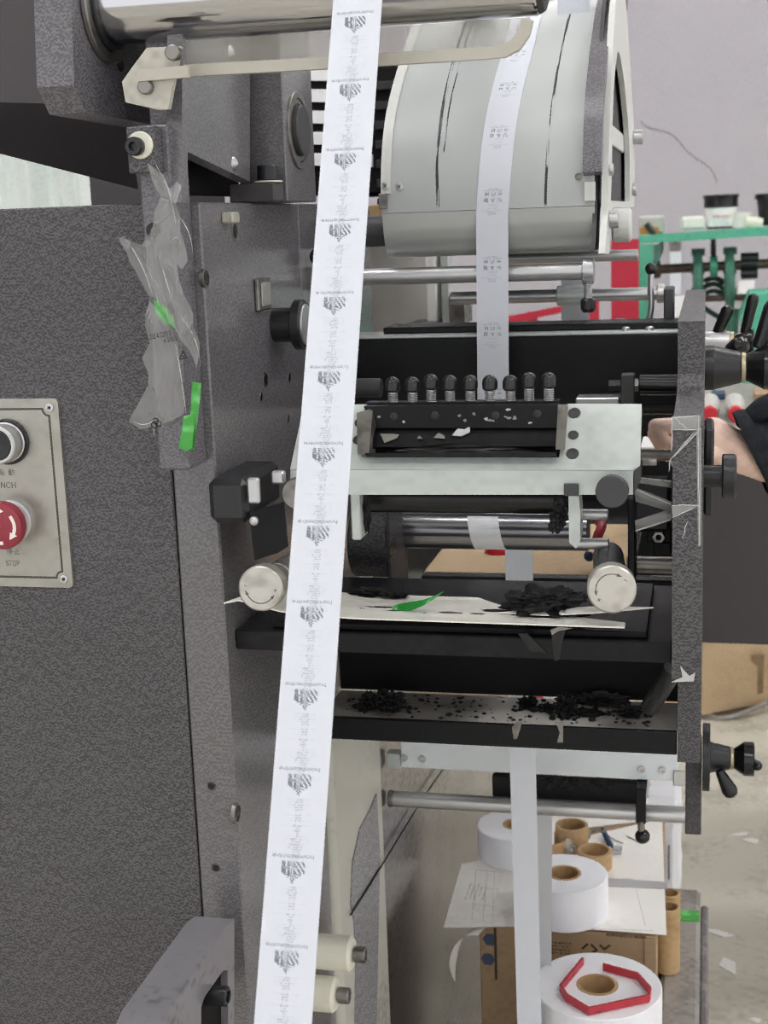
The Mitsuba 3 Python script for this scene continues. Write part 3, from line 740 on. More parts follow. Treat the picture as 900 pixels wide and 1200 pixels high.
# ink scraper hung on the rod
scp = thing('scraper_bar', 'black inky scraper bar hanging behind the ribbon on the lower rod', 'scraper')
YSC = 1.58
ZSC = 0.8714
part(scp, 'bar', bx(-0.2548, -0.0668, 1.628, 1.640, 0.8442, 0.8732, 0.002), 'ink_dry')
part(scp, 'ink_blob', cat(*[lump((-0.2297 + 0.009 * i, 1.626, 0.8727 - 0.004 * (i % 3)), (0.007, 0.003, 0.006), 300 + i, 1.0, 0.8, 3.5, 2) for i in range(14)]), 'ink_dry', False)
part(scp, 'hook', cat(bx(-0.0766, -0.0647, YSC, YSC + 0.005, 0.841, 0.8851), bx(-0.0766, -0.0647, YSC, 1.629, 0.8765, 0.8851)), 'black_paint')
part(scp, 'stem', cyl((-0.0708, 1.583, 0.844), (-0.0698, 1.583, 0.8289), 0.0042, 16), 'steel_dull')
part(scp, 'ball', trimesh.creation.icosphere(subdivisions=3, radius=0.0088).apply_translation((-0.0688, 1.583, 0.8246)), 'black_gloss', True)

# ------------------------------------------------------------------ ink fountain
ink = thing('ink_fountain', 'pale metal ink fountain with a black trough in the middle of the press', 'ink fountain')
YI = 1.062               # front face
YJ = 1.104               # upper back edge
top = [(-0.3232, 1.062, 1.3593), (-0.054, 1.062, 1.3594), (-0.0483, 1.062, 1.3647), (-0.0489, 1.104, 1.4031), (-0.1063, 1.104, 1.4042), (-0.1098, 1.068, 1.3695), (-0.2654, 1.068, 1.3693), (-0.2683, 1.104, 1.4053), (-0.3215, 1.104, 1.4057)]
fl_, fr_, bl_, br_ = np.array(top[0]), np.array(top[1]), np.array(top[8]), np.array(top[3])
e1 = (fr_ - fl_) / np.linalg.norm(fr_ - fl_)
e2 = bl_ - fl_; e2 -= e1 * (e2 @ e1); e2 /= np.linalg.norm(e2)
e3 = np.cross(e1, e2)
loc = lambda q: ((np.asarray(q) - fl_) @ e1, (np.asarray(q) - fl_) @ e2)
pl = prism([loc(q) for q in top], 'z', -0.010, 0.0, 0.0)
v = pl.vertices
pl.vertices = fl_ + v[:, :1] * e1 + v[:, 1:2] * e2 + v[:, 2:] * e3
part(ink, 'top_plate', pl, 'aluminium')
zf0, zf1 = 1.3388, fl_[2] - 0.0008
part(ink, 'front_plate', ypr([(-0.3232, 1.062, 1.3586), (-0.0534, 1.062, 1.3588), (-0.0534, 1.062, 1.3404), (-0.3243, 1.062, 1.3384)], YI + 0.0005, YI + 0.022, 0.001), 'aluminium')
part(ink, 'corner', ypr([(-0.0527, 1.062, 1.3581), (-0.0476, 1.062, 1.3627), (-0.0476, 1.062, 1.3523), (-0.0527, 1.062, 1.3404)], YI + 0.002, YI + 0.03), 'dark_disc')
# trough
tb = 1.108
part(ink, 'trough_back', ypr([(-0.2629, 1.108, 1.3866), (-0.1136, 1.108, 1.386), (-0.1139, 1.108, 1.3586), (-0.264, 1.108, 1.3583)], tb, tb + 0.004), 'black_paint')
part(ink, 'trough_floor', bx(-0.2653, -0.1065, 1.075, tb + 0.004, 1.3581, 1.3616), 'ink')
part(ink, 'ink_pool', lump((-0.1867, 1.092, 1.3688), (0.060, 0.012, 0.006), 5, 1.0, 0.35, 3.0), 'ink', True)
bars = [(-0.2691, 1.098, 1.4048), (-0.1124, 1.098, 1.405), (-0.1126, 1.098, 1.3868), (-0.2605, 1.098, 1.3873), (-0.2659, 1.098, 1.395)]
part(ink, 'blade_bar', ypr(bars, 1.096, 1.106, 0.0008), 'black_paint', label='inky black blade bar under the thumb screws')
part(ink, 'blade', hull([(-0.2632, 1.1, 1.3864), (-0.1142, 1.1, 1.3865), (-0.1144, 1.088, 1.3735), (-0.2609, 1.088, 1.3729), (-0.2637, 1.102, 1.3854), (-0.1144, 1.102, 1.3855), (-0.1146, 1.09, 1.3718), (-0.2614, 1.09, 1.3712)]), 'black_paint')
for p in ((-0.2442, 1.096, 1.3966), (-0.2107, 1.096, 1.3971), (-0.1621, 1.096, 1.3968), (-0.129, 1.096, 1.398)):
    socket_screw(ink, (p[0], 1.096, p[2]), -Y, 0.0033, 0.0012, 'bar_screw', 'black_plastic')
part(ink, 'left_cheek', hull([(-0.2737, 1.09, 1.4003), (-0.262, 1.098, 1.4033), (-0.2591, 1.095, 1.3885), (-0.2588, 1.064, 1.3707), (-0.2678, 1.064, 1.3714), (-0.2762, 1.1, 1.399), (-0.2644, 1.108, 1.402), (-0.2612, 1.074, 1.369), (-0.2703, 1.074, 1.3697)]), 'steel_dull')
part(ink, 'right_cheek', hull([(-0.1129, 1.096, 1.4053), (-0.1049, 1.096, 1.4052), (-0.1048, 1.064, 1.3748), (-0.1119, 1.064, 1.3748), (-0.1141, 1.108, 1.4037), (-0.1061, 1.108, 1.4036), (-0.106, 1.076, 1.3728), (-0.1132, 1.076, 1.3728)]), 'steel_dull')
part(ink, 'front_lip', hull([(-0.261, 1.062, 1.3724), (-0.1111, 1.062, 1.3731), (-0.1109, 1.06, 1.3702), (-0.2606, 1.06, 1.37), (-0.263, 1.07, 1.3711), (-0.1119, 1.07, 1.3718), (-0.1115, 1.066, 1.3692), (-0.2621, 1.066, 1.369)]), 'black_paint')
# pale splashes of the blade
for i, pts in enumerate([[(-0.197, 1.094, 1.3809), (-0.1926, 1.097, 1.3859), (-0.1871, 1.097, 1.3852), (-0.1831, 1.098, 1.3878), (-0.1828, 1.096, 1.3833), (-0.1868, 1.095, 1.382), (-0.1895, 1.094, 1.3802), (-0.193, 1.095, 1.3821)],
                         [(-0.2558, 1.095, 1.3822), (-0.2508, 1.091, 1.3773), (-0.2452, 1.095, 1.3822), (-0.2403, 1.095, 1.3815), (-0.2414, 1.093, 1.379), (-0.2468, 1.092, 1.3778), (-0.2514, 1.09, 1.3754)],
                         [(-0.2114, 1.093, 1.379), (-0.2082, 1.095, 1.3828), (-0.2032, 1.094, 1.3809), (-0.2022, 1.092, 1.3784)], [(-0.2251, 1.092, 1.3785), (-0.2234, 1.094, 1.3809), (-0.2203, 1.092, 1.3785)]]):
    q = np.array(pts)
    part(ink, 'bare_spot', hull(np.vstack([q + [0, -0.0016, 0.0008], q + [0, -0.0004, 0.0002]])) if i else cat(hull(np.vstack([q[[0, 1, 2, 6, 7]] + [0, -0.0016, 0.0008], q[[0, 1, 2, 6, 7]]])), hull(np.vstack([q[[2, 3, 4, 5, 6]] + [0, -0.0016, 0.0008], q[[2, 3, 4, 5, 6]]]))), 'film_white' if i == 0 else 'steel_dull')
# pale chips that imitate metallic highlights on the inky bar
rn = np.random.default_rng(77)
ba, bb = np.array((-0.2594, 1.0958, 1.4029)), np.array((-0.1142, 1.0958, 1.4033))
for i in range(16):
    f_ = rn.uniform(0.02, 0.98)
    c_ = ba + (bb - ba) * f_ + np.array([0, 0, -rn.uniform(0.001, 0.0125)])
    q_ = sg.Polygon([(c_[0] + rn.uniform(0.0006, 0.0028) * math.cos(t_), c_[2] + rn.uniform(0.0004, 0.0016) * math.sin(t_)) for t_ in np.arange(6) * math.pi / 3])
    part(ink, 'painted_glint', prism(q_, 'y', 1.0955, 1.0959), ('steel_dull', 'film_white', 'steel_dull')[i % 3], False)
# thumb screws in a row
for i, (u, vtop) in enumerate([(-0.2483, 1.4271), (-0.232, 1.4269), (-0.2166, 1.4288), (-0.2012, 1.4279),
                               (-0.1846, 1.4277), (-0.1687, 1.4275), (-0.1523, 1.4273), (-0.1373, 1.4292), (-0.1217, 1.429)]):
    k = part(ink, 'thumb_screw', lathe((u, 1.112, vtop - 0.0122), (u, 1.112, vtop), [(0, 0.0050), (0.001, 0.0060), (0.006, 0.0062), (0.0090, 0.0054), (0.0112, 0.0034), (0.0122, 1e-5)], 28), 'cap_black', 40, 'black capped thumb screw')
    n = 9
    t = np.linspace(0, 2 * np.pi * 7, 7 * 12 + 1)
    h0, h1 = vtop - 0.0122, vtop - 0.0245
    part(k, 'spring', pipe(np.c_[u + 0.0036 * np.cos(t), 1.112 + 0.0036 * np.sin(t), h0 + (h1 - h0) * t / t[-1]], 0.00062, 6), 'steel')
    part(k, 'stem', cyl((u, 1.112, h1 - 0.002), (u, 1.112, h0), 0.0024, 12), 'steel_dull')
part(ink, 'screw_rail', ypr([(-0.2706, 1.107, 1.4029), (-0.1133, 1.107, 1.4031), (-0.1133, 1.107, 1.4065), (-0.2704, 1.107, 1.4063)], 1.1065, 1.120, 0.0006), 'black_paint')
for u, w_ in (((-0.1004, 1.104, 1.392), 0.0050), ((-0.1001, 1.085, 1.3814), 0.0042), ((-0.0998, 1.073, 1.3693), 0.0050), ((-0.2717, 1.092, 1.3917), 0.0045), ((-0.2713, 1.08, 1.3804), 0.0042)):
    q = np.array(u)
    q = q - e3 * ((q - fl_) @ e3)
    kx = part(ink, 'plate_screw', lathe(q, q + e3 * 0.0007, [(0, w_), (0.0007, w_ * 0.95), (0.0007, w_ * 0.6), (0.0002, w_ * 0.55), (0.0002, 1e-5)], 24), 'dark_disc')
# end brackets below the fountain
a, b = (-0.2815, 1.09, 1.3325), (-0.2751, 1.09, 1.2956)
part(ink, 'end_bracket', bx(-0.2782, -0.2704, 1.075, 1.10, 1.299, zf0, 0.001), 'aluminium', label='pale end bracket splashed with ink')
part(ink, 'end_bracket', ypr([(-0.1036, 1.075, 1.3375), (-0.0957, 1.075, 1.3375), (-0.0945, 1.075, 1.3241), (-0.0947, 1.075, 1.301), (-0.098, 1.075, 1.2948), (-0.1033, 1.075, 1.2995)], 1.075, 1.10, 0.001), 'aluminium')
part(ink, 'clip', bx(-0.1053, -0.0943, 1.058, YI, 1.3398, 1.3491, 0.0004), 'dark_disc')
for z_, x1_ in ((1.3147, -0.0752), (1.2909, -0.0747)):
    part(ink, 'pin', cyl((-0.103, 1.11, z_), (x1_, 1.11, z_), 0.0046, 24), 'steel')
# ink roller and the steel roller behind
inkr = solo('ink_roller', cyl((-0.2765, 1.13, 1.3233), (-0.1117, 1.13, 1.3233), 0.0125, 48), 'ink', 'glossy black ink roller under the pale front edge of the fountain', 'roller')
YSR = 1.335
ZSR = 1.2498
str_ = solo('impression_roller', cyl((-0.3033, YSR, ZSR), (-0.1093, YSR, ZSR), 0.0185, 56), 'roller_steel', 'polished steel roller below the black ink roller', 'roller')
# inky lumps on the right bracket
for i, (p, r) in enumerate([((-0.1121, 1.085, 1.3184), 0.006), ((-0.1142, 1.085, 1.3108), 0.0045), ((-0.1175, 1.085, 1.3094), 0.003), ((-0.11, 1.085, 1.3273), 0.006)]):
    part(ink, 'ink_blob', lump(p, (r, r * 0.8, r * 1.3), 40 + i, 1.0, 0.8, 4.0, 2), 'ink_dry', False)
part(ink, 'ink_blob', lump((-0.2699, 1.09, 1.3192), (0.004, 0.006, 0.016), 44, 1.0, 0.8, 4.0, 2), 'ink_dry', False)
# dark round adjusters in front
for i, (p, r, lb) in enumerate([((-0.0676, 1.035, 1.3476), 0.0122, 'dark round adjuster disc at the right end of the ink fountain'), ((-0.3105, 1.035, 1.3445), 0.0125, 'dull steel adjuster disc at the left end of the ink fountain, beside the ribbon')]):
    k = thing('adjuster_disc', lb, 'knob')
    part(k, 'disc', lathe((p[0], 1.043, p[2]), (p[0], 1.035, p[2]), [(0, r), (0.007, r), (0.008, r * 0.94), (0.008, 1e-5)], 44), ('dark_disc', 'steel_dull')[i])
    part(k, 'shaft', cyl((p[0], 1.0435, p[2]), (p[0], YI - 0.0005 if i == 0 else 1.09, p[2]), r * 0.62, 28), 'dark_disc')
# steel adjusting knobs with arrows
for i, (p, back, lb) in enumerate([((-0.3331, 1, 1.277), (-0.3353, 1.1, 1.2696), 'round steel adjusting knob on the left, over the end of the white card'), ((-0.0656, 1, 1.2824), (-0.0761, 1.12, 1.276), 'round steel adjusting knob on the right, beside the lump of ink')]):
    r = 0.0178
    ax = np.array([0, 1.0, 0.0])
    p, back = np.asarray(p), np.asarray(back)
    d = back - p; d /= np.linalg.norm(d)
    u = np.cross(d, Z); u /= np.linalg.norm(u); w_ = np.cross(u, d)
    k = thing('steel_adjuster', lb, 'knob')
    part(k, 'head', lathe(p, p + d * 0.016, [(0, 1e-5), (0, r * 0.93), (0.0012, r), (0.0148, r), (0.016, r * 0.93), (0.016, 1e-5)], 56), 'knob_steel')
    part(k, 'shaft', cyl(p + d * 0.0155, back, 0.0062, 24), 'steel')
    part(k, 'sleeve', cyl(p + d * 0.045, back + d * 0.01, 0.0125, 30), 'steel_dull' if i == 0 else 'black_plastic')
    rot = (205, 70)[i]
    t = np.radians(np.linspace(rot, rot + 115, 20))
    arc = sg.LineString([(0.0115 * math.cos(q), 0.0115 * math.sin(q)) for q in t]).buffer(0.0004, cap_style=2)
    heads = []
    for q, s_ in ((t[0], -1), (t[-1], 1)):
        c_ = np.array([math.cos(q), math.sin(q)]) * 0.0115
        tg = np.array([-math.sin(q), math.cos(q)]) * s_
        nn = np.array([math.cos(q), math.sin(q)])
        heads.append(sg.Polygon([c_ + tg * 0.0038, c_ + nn * 0.0014, c_ - nn * 0.0014]))
    ma, mb = math.radians(rot - 35), math.radians(rot + 150)
    sg1 = sg.LineString([(-0.0012, 0), (0.0012, 0)]).buffer(0.0003, cap_style=2)
    sg2 = sg1.union(sa.rotate(sg1, 90, origin=(0, 0)))
    A_, B_ = ((sg1, sg2), (sg2, sg1))[0]
    marks = [sa.translate(sa.rotate(A_, -30, origin=(0, 0)), 0.012 * math.cos(ma), 0.012 * math.sin(ma)), sa.translate(sa.rotate(B_, 20, origin=(0, 0)), 0.012 * math.cos(mb), 0.012 * math.sin(mb))]
    part(k, 'arrow', flat(shapely.union_all([arc, *heads, *marks]), p - d * 0.00005, u, w_, 0.0001), 'letter_dark')
# black plastic housing on the left plate
bxh = thing('clip_housing', 'black plastic box with steel clips on the left plate beside the ribbon', 'box')
a, b = (-0.3716, 1.02, 1.3585), (-0.3479, 1.02, 1.3242)
part(bxh, 'body', bx(XL + 0.0005, -0.3497, 1.03, 1.12, 1.3211, 1.3567, 0.005), 'black_plastic')
part(bxh, 'clip', bx(-0.3489, -0.3391, 1.028, 1.034, 1.3378, 1.3582, 0.0015), 'steel')
part(bxh, 'clip', bx(-0.3353, -0.3247, 1.048, 1.056, 1.3497, 1.36, 0.0015), 'steel')
part(bxh, 'guard', hull([(-0.3487, 1.03, 1.3309), (-0.3414, 1.1, 1.325), (-0.3396, 1.1, 1.2872), (-0.3425, 1.08, 1.2861), (-0.3467, 1.03, 1.2917), (-0.35, 1.034, 1.3301), (-0.3426, 1.104, 1.3242), (-0.3409, 1.104, 1.2862), (-0.3481, 1.034, 1.2907)]), 'black_plastic', label='black guard flap')
p = (-0.3449, 1.028, 1.3239)
part(bxh, 'screw', lathe((p[0], 1.031, p[2]), (p[0], 1.0265, p[2]), [(0, 0.0035), (0.003, 0.0035), (0.0042, 0.002), (0.0044, 1e-5)], 18), 'steel')
# lever arm left of the rollers
la = thing('pressure_arm', 'dark hammered pressure arm standing left of the polished roller', 'arm')
part(la, 'drum', cyl((-0.3304, 1.29, 1.2478), (-0.2914, 1.29, 1.2478), 0.034, 44, 0.002), 'arm_dark')
part(la, 'flange', xpr([(0, 1.258, 1.2838), (0, 1.31, 1.2838), (0, 1.335, 1.2257), (0, 1.335, 1.1801), (0, 1.258, 1.2015)], -0.2914, -0.2889), 'arm_dark')
p = (-0.2889, 1.2727, 1.2459)
part(la, 'hole', cyl((p[0] - 0.001, p[1], p[2]), (p[0] + 0.0004, p[1], p[2]), 0.012, 28, 0.0002), 'ink')
# small parts between fountain and right plate
sm = thing('adjuster_block', 'black adjuster block with a hex nut left of the right plate', 'block')
YAB = 1.1
part(sm, 'housing', bx(-0.0553, -0.0264, YAB, YAB + 0.012, 1.3029, 1.3466, 0.003), 'black_paint')
part(sm, 'pad', bx(-0.0513, -0.0356, YAB + 0.01, YAB + 0.018, 1.3527, 1.3594, 0.002), 'steel_dull')
part(sm, 'lower_block', bx(-0.0453, -0.0262, YAB + 0.012, YAB + 0.05, 1.2919, 1.3043, 0.001), 'black_matte')
p = (-0.0358, 1.11, 1.2972)
part(sm, 'nut', tube((p[0], YAB + 0.0118, p[2]), (p[0], YAB + 0.007, p[2]), 0.0052, 0.0026, 6, 0.0004), 'steel_dull')
part(sm, 'leg', bx(-0.04, -0.0262, YAB + 0.015, YAB + 0.045, 1.2802, 1.2913, 0.001), 'black_matte')
part(sm, 'strip', bx(-0.0606, -0.0546, YAB + 0.02, YAB + 0.05, 1.2567, 1.326, 0.001), 'black_paint')
for a, b in (((-0.0258, 1.1, 1.3446), (-0.0532, 1.098, 1.3469)), ((-0.0257, 1.1, 1.3263), (-0.0552, 1.098, 1.3387)), ((-0.0256, 1.1, 1.314), (-0.0532, 1.098, 1.3045))):
    part(sm, 'tape_crease', crease(a, b, 0.0009), 'film_white')
part(sm, 'tape_sheet', cat(hull([(-0.0552, 1.098, 1.3401), (-0.0257, 1.1, 1.3277), (-0.0257, 1.1, 1.3195), (-0.0532, 1.098, 1.3279), (-0.0552, 1.0976, 1.3402), (-0.0257, 1.0996, 1.3278)]), hull([(-0.0256, 1.1, 1.314), (-0.0532, 1.098, 1.3045), (-0.0539, 1.098, 1.3128), (-0.0257, 1.1, 1.3222), (-0.0256, 1.0996, 1.3141), (-0.0538, 1.0976, 1.3129)]), hull([(-0.0532, 1.098, 1.3469), (-0.0368, 1.098, 1.3456), (-0.0258, 1.1, 1.3446), (-0.0258, 1.1, 1.3385), (-0.0512, 1.098, 1.3428), (-0.0532, 1.0976, 1.347)])), 'clear_film', False)
wr = solo('shelf_strip', bx(-0.0846, -0.0449, 1.86, 1.95, 1.238, 1.2471, 0.001), 'white_paint', 'white strip seen between the fountain and the wrapped plate, below the knuckles', 'strip')
bs = solo('bearing_shaft', cyl((-0.0753, 1.5, 1.3503), (XR0 - 0.001, 1.5, 1.3503), 0.010, 28), 'black_plastic', 'ribbed black shaft right of the pale fountain, above the knuckles', 'shaft')
hr = solo('handrail_rod', cyl((-0.0713, 1.42, 1.3109), (XR0 - 0.001, 1.42, 1.3109), 0.006, 20), 'steel_dull', 'dark steel rod under the white strip left of the wrapped plate', 'rod')
# black rear beams behind the tray
rb = thing('rear_beam', 'black rear beam of the press behind the ribbon, below the cardboard', 'beam')
part(rb, 'upper', bx(-0.3098, XR0 - 0.0005, 1.50, 1.52, 1.1471, 1.1598), 'black_paint')
part(rb, 'lower', bx(-0.3098, XR0 - 0.0005, 1.54, 1.56, 1.0961, 1.1324), 'black_paint')
rr = solo('rear_roller', cyl((-0.0802, 1.47, 1.1846), (XR0 - 0.0005, 1.47, 1.1846), 0.009, 28), 'steel_dull', 'dull steel rear roller left of the right plate', 'roller')
vt = thing('air_hose', 'black ribbed hose bending down to the lower tray at the right plate', 'hose')
part(vt, 'hose', pipe([(-0.0269, 1.25, 1.143), (-0.0332, 1.26, 1.1272), (-0.0423, 1.28, 1.1059), (-0.0494, 1.3, 1.0876)], 0.009, 14, 4), 'black_plastic')


# ------------------------------------------------------------------ drum guard (upper right)
gd = thing('drum_guard', 'pale grey curved drum guard scratched with two black lines, upper centre', 'guard')
from scipy.interpolate import CubicSpline, PchipInterpolator
ZGB = 1.5577
lip = 1.5143
# profile (y, z) of the curved sheet from its lower crease to over the top
gk = np.array([(GY, ZGB), (1.3655, 1.574), (1.376, 1.614), (1.3945, 1.644), (1.427, 1.674), (1.4766, 1.7085), (1.5054, 1.7270), (1.5445, 1.7490), (1.60, 1.7720), (1.66, 1.7850), (1.72, 1.7890), (1.80, 1.7860)])
gt_ = np.r_[0, np.cumsum(np.linalg.norm(np.diff(gk, axis=0), axis=1))]
prof = PchipInterpolator(gt_, gk)(np.linspace(0, gt_[-1], 60))
hh = ZGB - lip
low = np.array([(GY + 0.0002, ZGB - 0.0004), (GY + 0.0006, ZGB - 0.003)] + [(GY + 0.03 - 0.0285 * math.cos(t), ZGB - 0.004 - (hh - 0.004) * math.sin(t)) for t in np.radians(np.linspace(8, 90, 14))] + [(GY + 0.06, lip)])


def offset(curve, d):
    t_ = np.gradient(curve, axis=0); t_ /= np.linalg.norm(t_, axis=1, keepdims=True)
    return curve + np.c_[-t_[:, 1], t_[:, 0]] * d          # to the outside (towards the viewer and up)


full = np.vstack([low[::-1], prof])
shell = sg.Polygon(np.vstack([prof, offset(prof, -0.003)[::-1]])).buffer(0)
low = low[::-1]
part(gd, 'cover', prism(shell, 'x', XG0 + 0.0005, XG1 - 0.012), 'guard_grey', 25)
part(gd, 'lower_band', prism(sg.Polygon(np.vstack([low, offset(low, -0.003)[::-1]])).buffer(0), 'x', XG0 + 0.0005, XG1 - 0.012), 'satin_grey', 25, 'satin lower lip rolled under the guard')
rimc = prof[2:]
part(gd, 'left_trim', prism(sg.Polygon(np.vstack([offset(rimc, 0.0035), offset(rimc, 0.0006)[::-1]])), 'x', XG0 + 0.0005, XG0 + 0.010), 'guard_side', 25, 'pale edge trim')
part(gd, 'drum', prism(sg.Point(1.56, 1.60).buffer(0.118, 32).intersection(sg.box(-9, lip + 0.012, 9, 9)), 'x', XG0 + 0.02, XG1 - 0.055), 'dark_disc', 25)
part(gd, 'left_bulkhead', prism(sg.Polygon(np.vstack([offset(prof, -0.006), [(1.80, ZGB)], [(GY + 0.012, ZGB)]])).buffer(0), 'x', XG0 + 0.011, XG0 + 0.014), 'dark_disc')
for p in ((-0.304, 1.362, 1.5836), (-0.2907, 1.363, 1.5822)):
    k = part(gd, 'cross_screw', lathe(p, (p[0], p[1] - 0.0016, p[2]), [(0, 0.0038), (0.0012, 0.0036), (0.0016, 0.0026), (0.0016, 1e-5)], 20), 'steel')
    cr_ = sg.box(-0.0022, -0.0004, 0.0022, 0.0004).union(sg.box(-0.0004, -0.0022, 0.0004, 0.0022))
    part(k, 'slot', flat(sa.rotate(cr_, 45), (p[0], p[1] - 0.00165, p[2]), X, Z, 0.0001), 'ink')
p = (-0.1189, 1.364, 1.5847)
part(gd, 'cross_screw', lathe(p, (p[0], p[1] - 0.0016, p[2]), [(0, 0.0034), (0.0012, 0.0032), (0.0016, 0.0022), (0.0016, 1e-5)], 20), 'steel_dull')
part(gd, 'corner_pad', bx(-0.3111, -0.3034, GY - 0.0042, GY - 0.0004, 1.5619, 1.5765, 0.0004), 'steel_dull')
# hammered arc band
bc = prof[prof[:, 1] > 1.58]
band = sg.Polygon(np.vstack([offset(bc, 0.014), offset(bc, 0.001)[::-1]]))
part(gd, 'arc_band', prism(band, 'x', -0.1142, -0.0968), 'hammer_bright', 25, 'dark hammered arc band at the right end')
part(gd, 'bracket', bx(-0.1135, -0.1032, GY - 0.006, GY - 0.0005, 1.5616, 1.5795, 0.0006), 'guard_side')
# right end plate with the opening


def smooth_ring(pts, n=90):
    p_ = np.array([(q[1], q[2]) for q in pts]); p_ = np.vstack([p_, p_[:1]])
    t_ = np.r_[0, np.cumsum(np.linalg.norm(np.diff(p_, axis=0), axis=1))]
    return sg.Polygon(PchipInterpolator(t_, p_)(np.linspace(0, t_[-1], n))[:-1]).buffer(0)


el = smooth_ring([(-0.0922, 1.3287, 1.514), (-0.0922, 1.3659, 1.5578), (-0.0922, 1.3801, 1.5972), (-0.0922, 1.4066, 1.6376), (-0.0922, 1.4338, 1.6791), (-0.0922, 1.4617, 1.7217), (-0.0922, 1.5037, 1.7592), (-0.0922, 1.5469, 1.78), (-0.0922, 1.6074, 1.7905), (-0.0922, 1.6722, 1.7819), (-0.0922, 1.7422, 1.744), (-0.0922, 1.799, 1.7007), (-0.0922, 1.8603, 1.654), (-0.0922, 1.8817, 1.6023), (-0.0922, 1.8596, 1.5573), (-0.0922, 1.7013, 1.556), (-0.0922, 1.4666, 1.5556), (-0.0922, 1.4142, 1.5515), (-0.0922, 1.3871, 1.5123)], 140)
op = smooth_ring([(-0.0922, 1.4148, 1.562), (-0.0922, 1.429, 1.5906), (-0.0922, 1.4445, 1.6399), (-0.0922, 1.4727, 1.6784), (-0.0922, 1.544, 1.7133), (-0.0922, 1.6201, 1.6997), (-0.0922, 1.6865, 1.6729), (-0.0922, 1.74, 1.6378), (-0.0922, 1.7583, 1.5991), (-0.0922, 1.7576, 1.5641), (-0.0922, 1.5679, 1.5621)], 120)
part(gd, 'end_plate', prism(el.difference(op), 'x', XG1 - 0.006, XG1), 'guard_side', 25)
part(gd, 'bulkhead', prism(el.buffer(-0.004), 'x', XG1 - 0.0140, XG1 - 0.0100), 'dark_disc', label='dark bulkhead seen through the opening')
yc = 1.60
hub = (-0.0922, 1.668, 1.6306)
part(gd, 'hub', bx(XG1 - 0.0099, XG1 - 0.0065, 1.40, 1.76, hub[2] - 0.0105, hub[2] + 0.0105, 0.001), 'guard_side', label='pale hub seen through the opening')
for p, r, h in (((-0.0922, 1.8391, 1.6416), 0.009, 0.012), ((-0.0922, 1.389, 1.5443), 0.0085, 0.009), ((-0.0922, 1.3917, 1.5905), 0.006, 0.004), ((-0.0922, 1.8177, 1.5779), 0.008, 0.005)):
    part(gd, 'bolt', cyl((XG1 + 0.0001, p[1], p[2]), (XG1 + h, p[1], p[2]), r, 28), 'steel')
q = (-0.0922, 1.4391, 1.5374)
part(gd, 'end_roller', cyl((XG1 + 0.0005, GY + 0.06, 1.538), (-0.0731, GY + 0.06, 1.538), 0.0165, 40, 0.002), 'guard_side')

# ------------------------------------------------------------------ white louvred machine behind on the left
lv = thing('louvre_machine', 'black machine housing with bright white louvre slats behind the ribbon', 'machine')
YLV = 1.95
XV0 = -0.5588
XV1 = -0.4085
part(lv, 'body', bx(XV0, XV1 + 0.06, YLV + 0.012, YLV + 0.35, ZS + 0.02, 1.757), 'black_matte')
for i in range(6):
    z_ = 1.7456 - i * 0.0285
    y0_ = YLV
    if i < 5:
        part(lv, 'slat', hull([(XV0, y0_, z_ + 0.017), (XV1 - 0.045, y0_, z_ + 0.010), (XV1 - 0.045, y0_, z_ - 0.007), (XV0, y0_, z_), (XV0, y0_ + 0.01, z_ + 0.017), (XV1 - 0.045, y0_ + 0.01, z_ + 0.010), (XV1 - 0.045, y0_ + 0.01, z_ - 0.007), (XV0, y0_ + 0.01, z_)]), 'white_paint')
for i in range(7):
    z_ = 1.7317 - i * 0.026
    part(lv, 'fin', bx(XV1 - 0.04, XV1 + 0.05, YLV, YLV + 0.0115, z_ - 0.006, z_ + 0.006), 'black_plastic')
part(lv, 'fringe', cat(*[lump((XV1 - 0.03 + 0.012 * i, YLV + 0.05, 1.757 + 0.004), (0.010, 0.02, 0.009), 60 + i, 1.0, 0.9, 3.5, 2) for i in range(7)]), 'ink_dry', False)
tb_ = thing('tan_block', 'pale tan block just left of the drum guard', 'block')
part(tb_, 'body', bx(-0.4134, -0.3981, 1.75, 1.80, 1.548, 1.5709), 'core_card')
# pale frame behind the rods
fr = thing('pale_frame', 'pale grey machine frame seen through the rods behind the black beam', 'frame')
YFR = 1.95
part(fr, 'back_sheet', bx(-0.5365, -0.3484, YFR, YFR + 0.02, 1.36, 1.5427), 'pale_wall')
part(fr, 'post', bx(-0.3744, -0.3614, YFR - 0.04, YFR - 0.001, 1.36, 1.5473), 'white_paint')
part(fr, 'post', bx(-0.3556, -0.3448, YFR - 0.03, YFR - 0.001, 1.36, 1.5473), 'aluminium')
part(fr, 'clamp', bx(-0.396, -0.3564, 1.80, YFR - 0.001, 1.4008, 1.414), 'steel_dull')
part(fr, 'clamp', bx(-0.3402, -0.318, YFR - 0.06, YFR - 0.001, 1.4105, 1.4471), 'steel_dull')

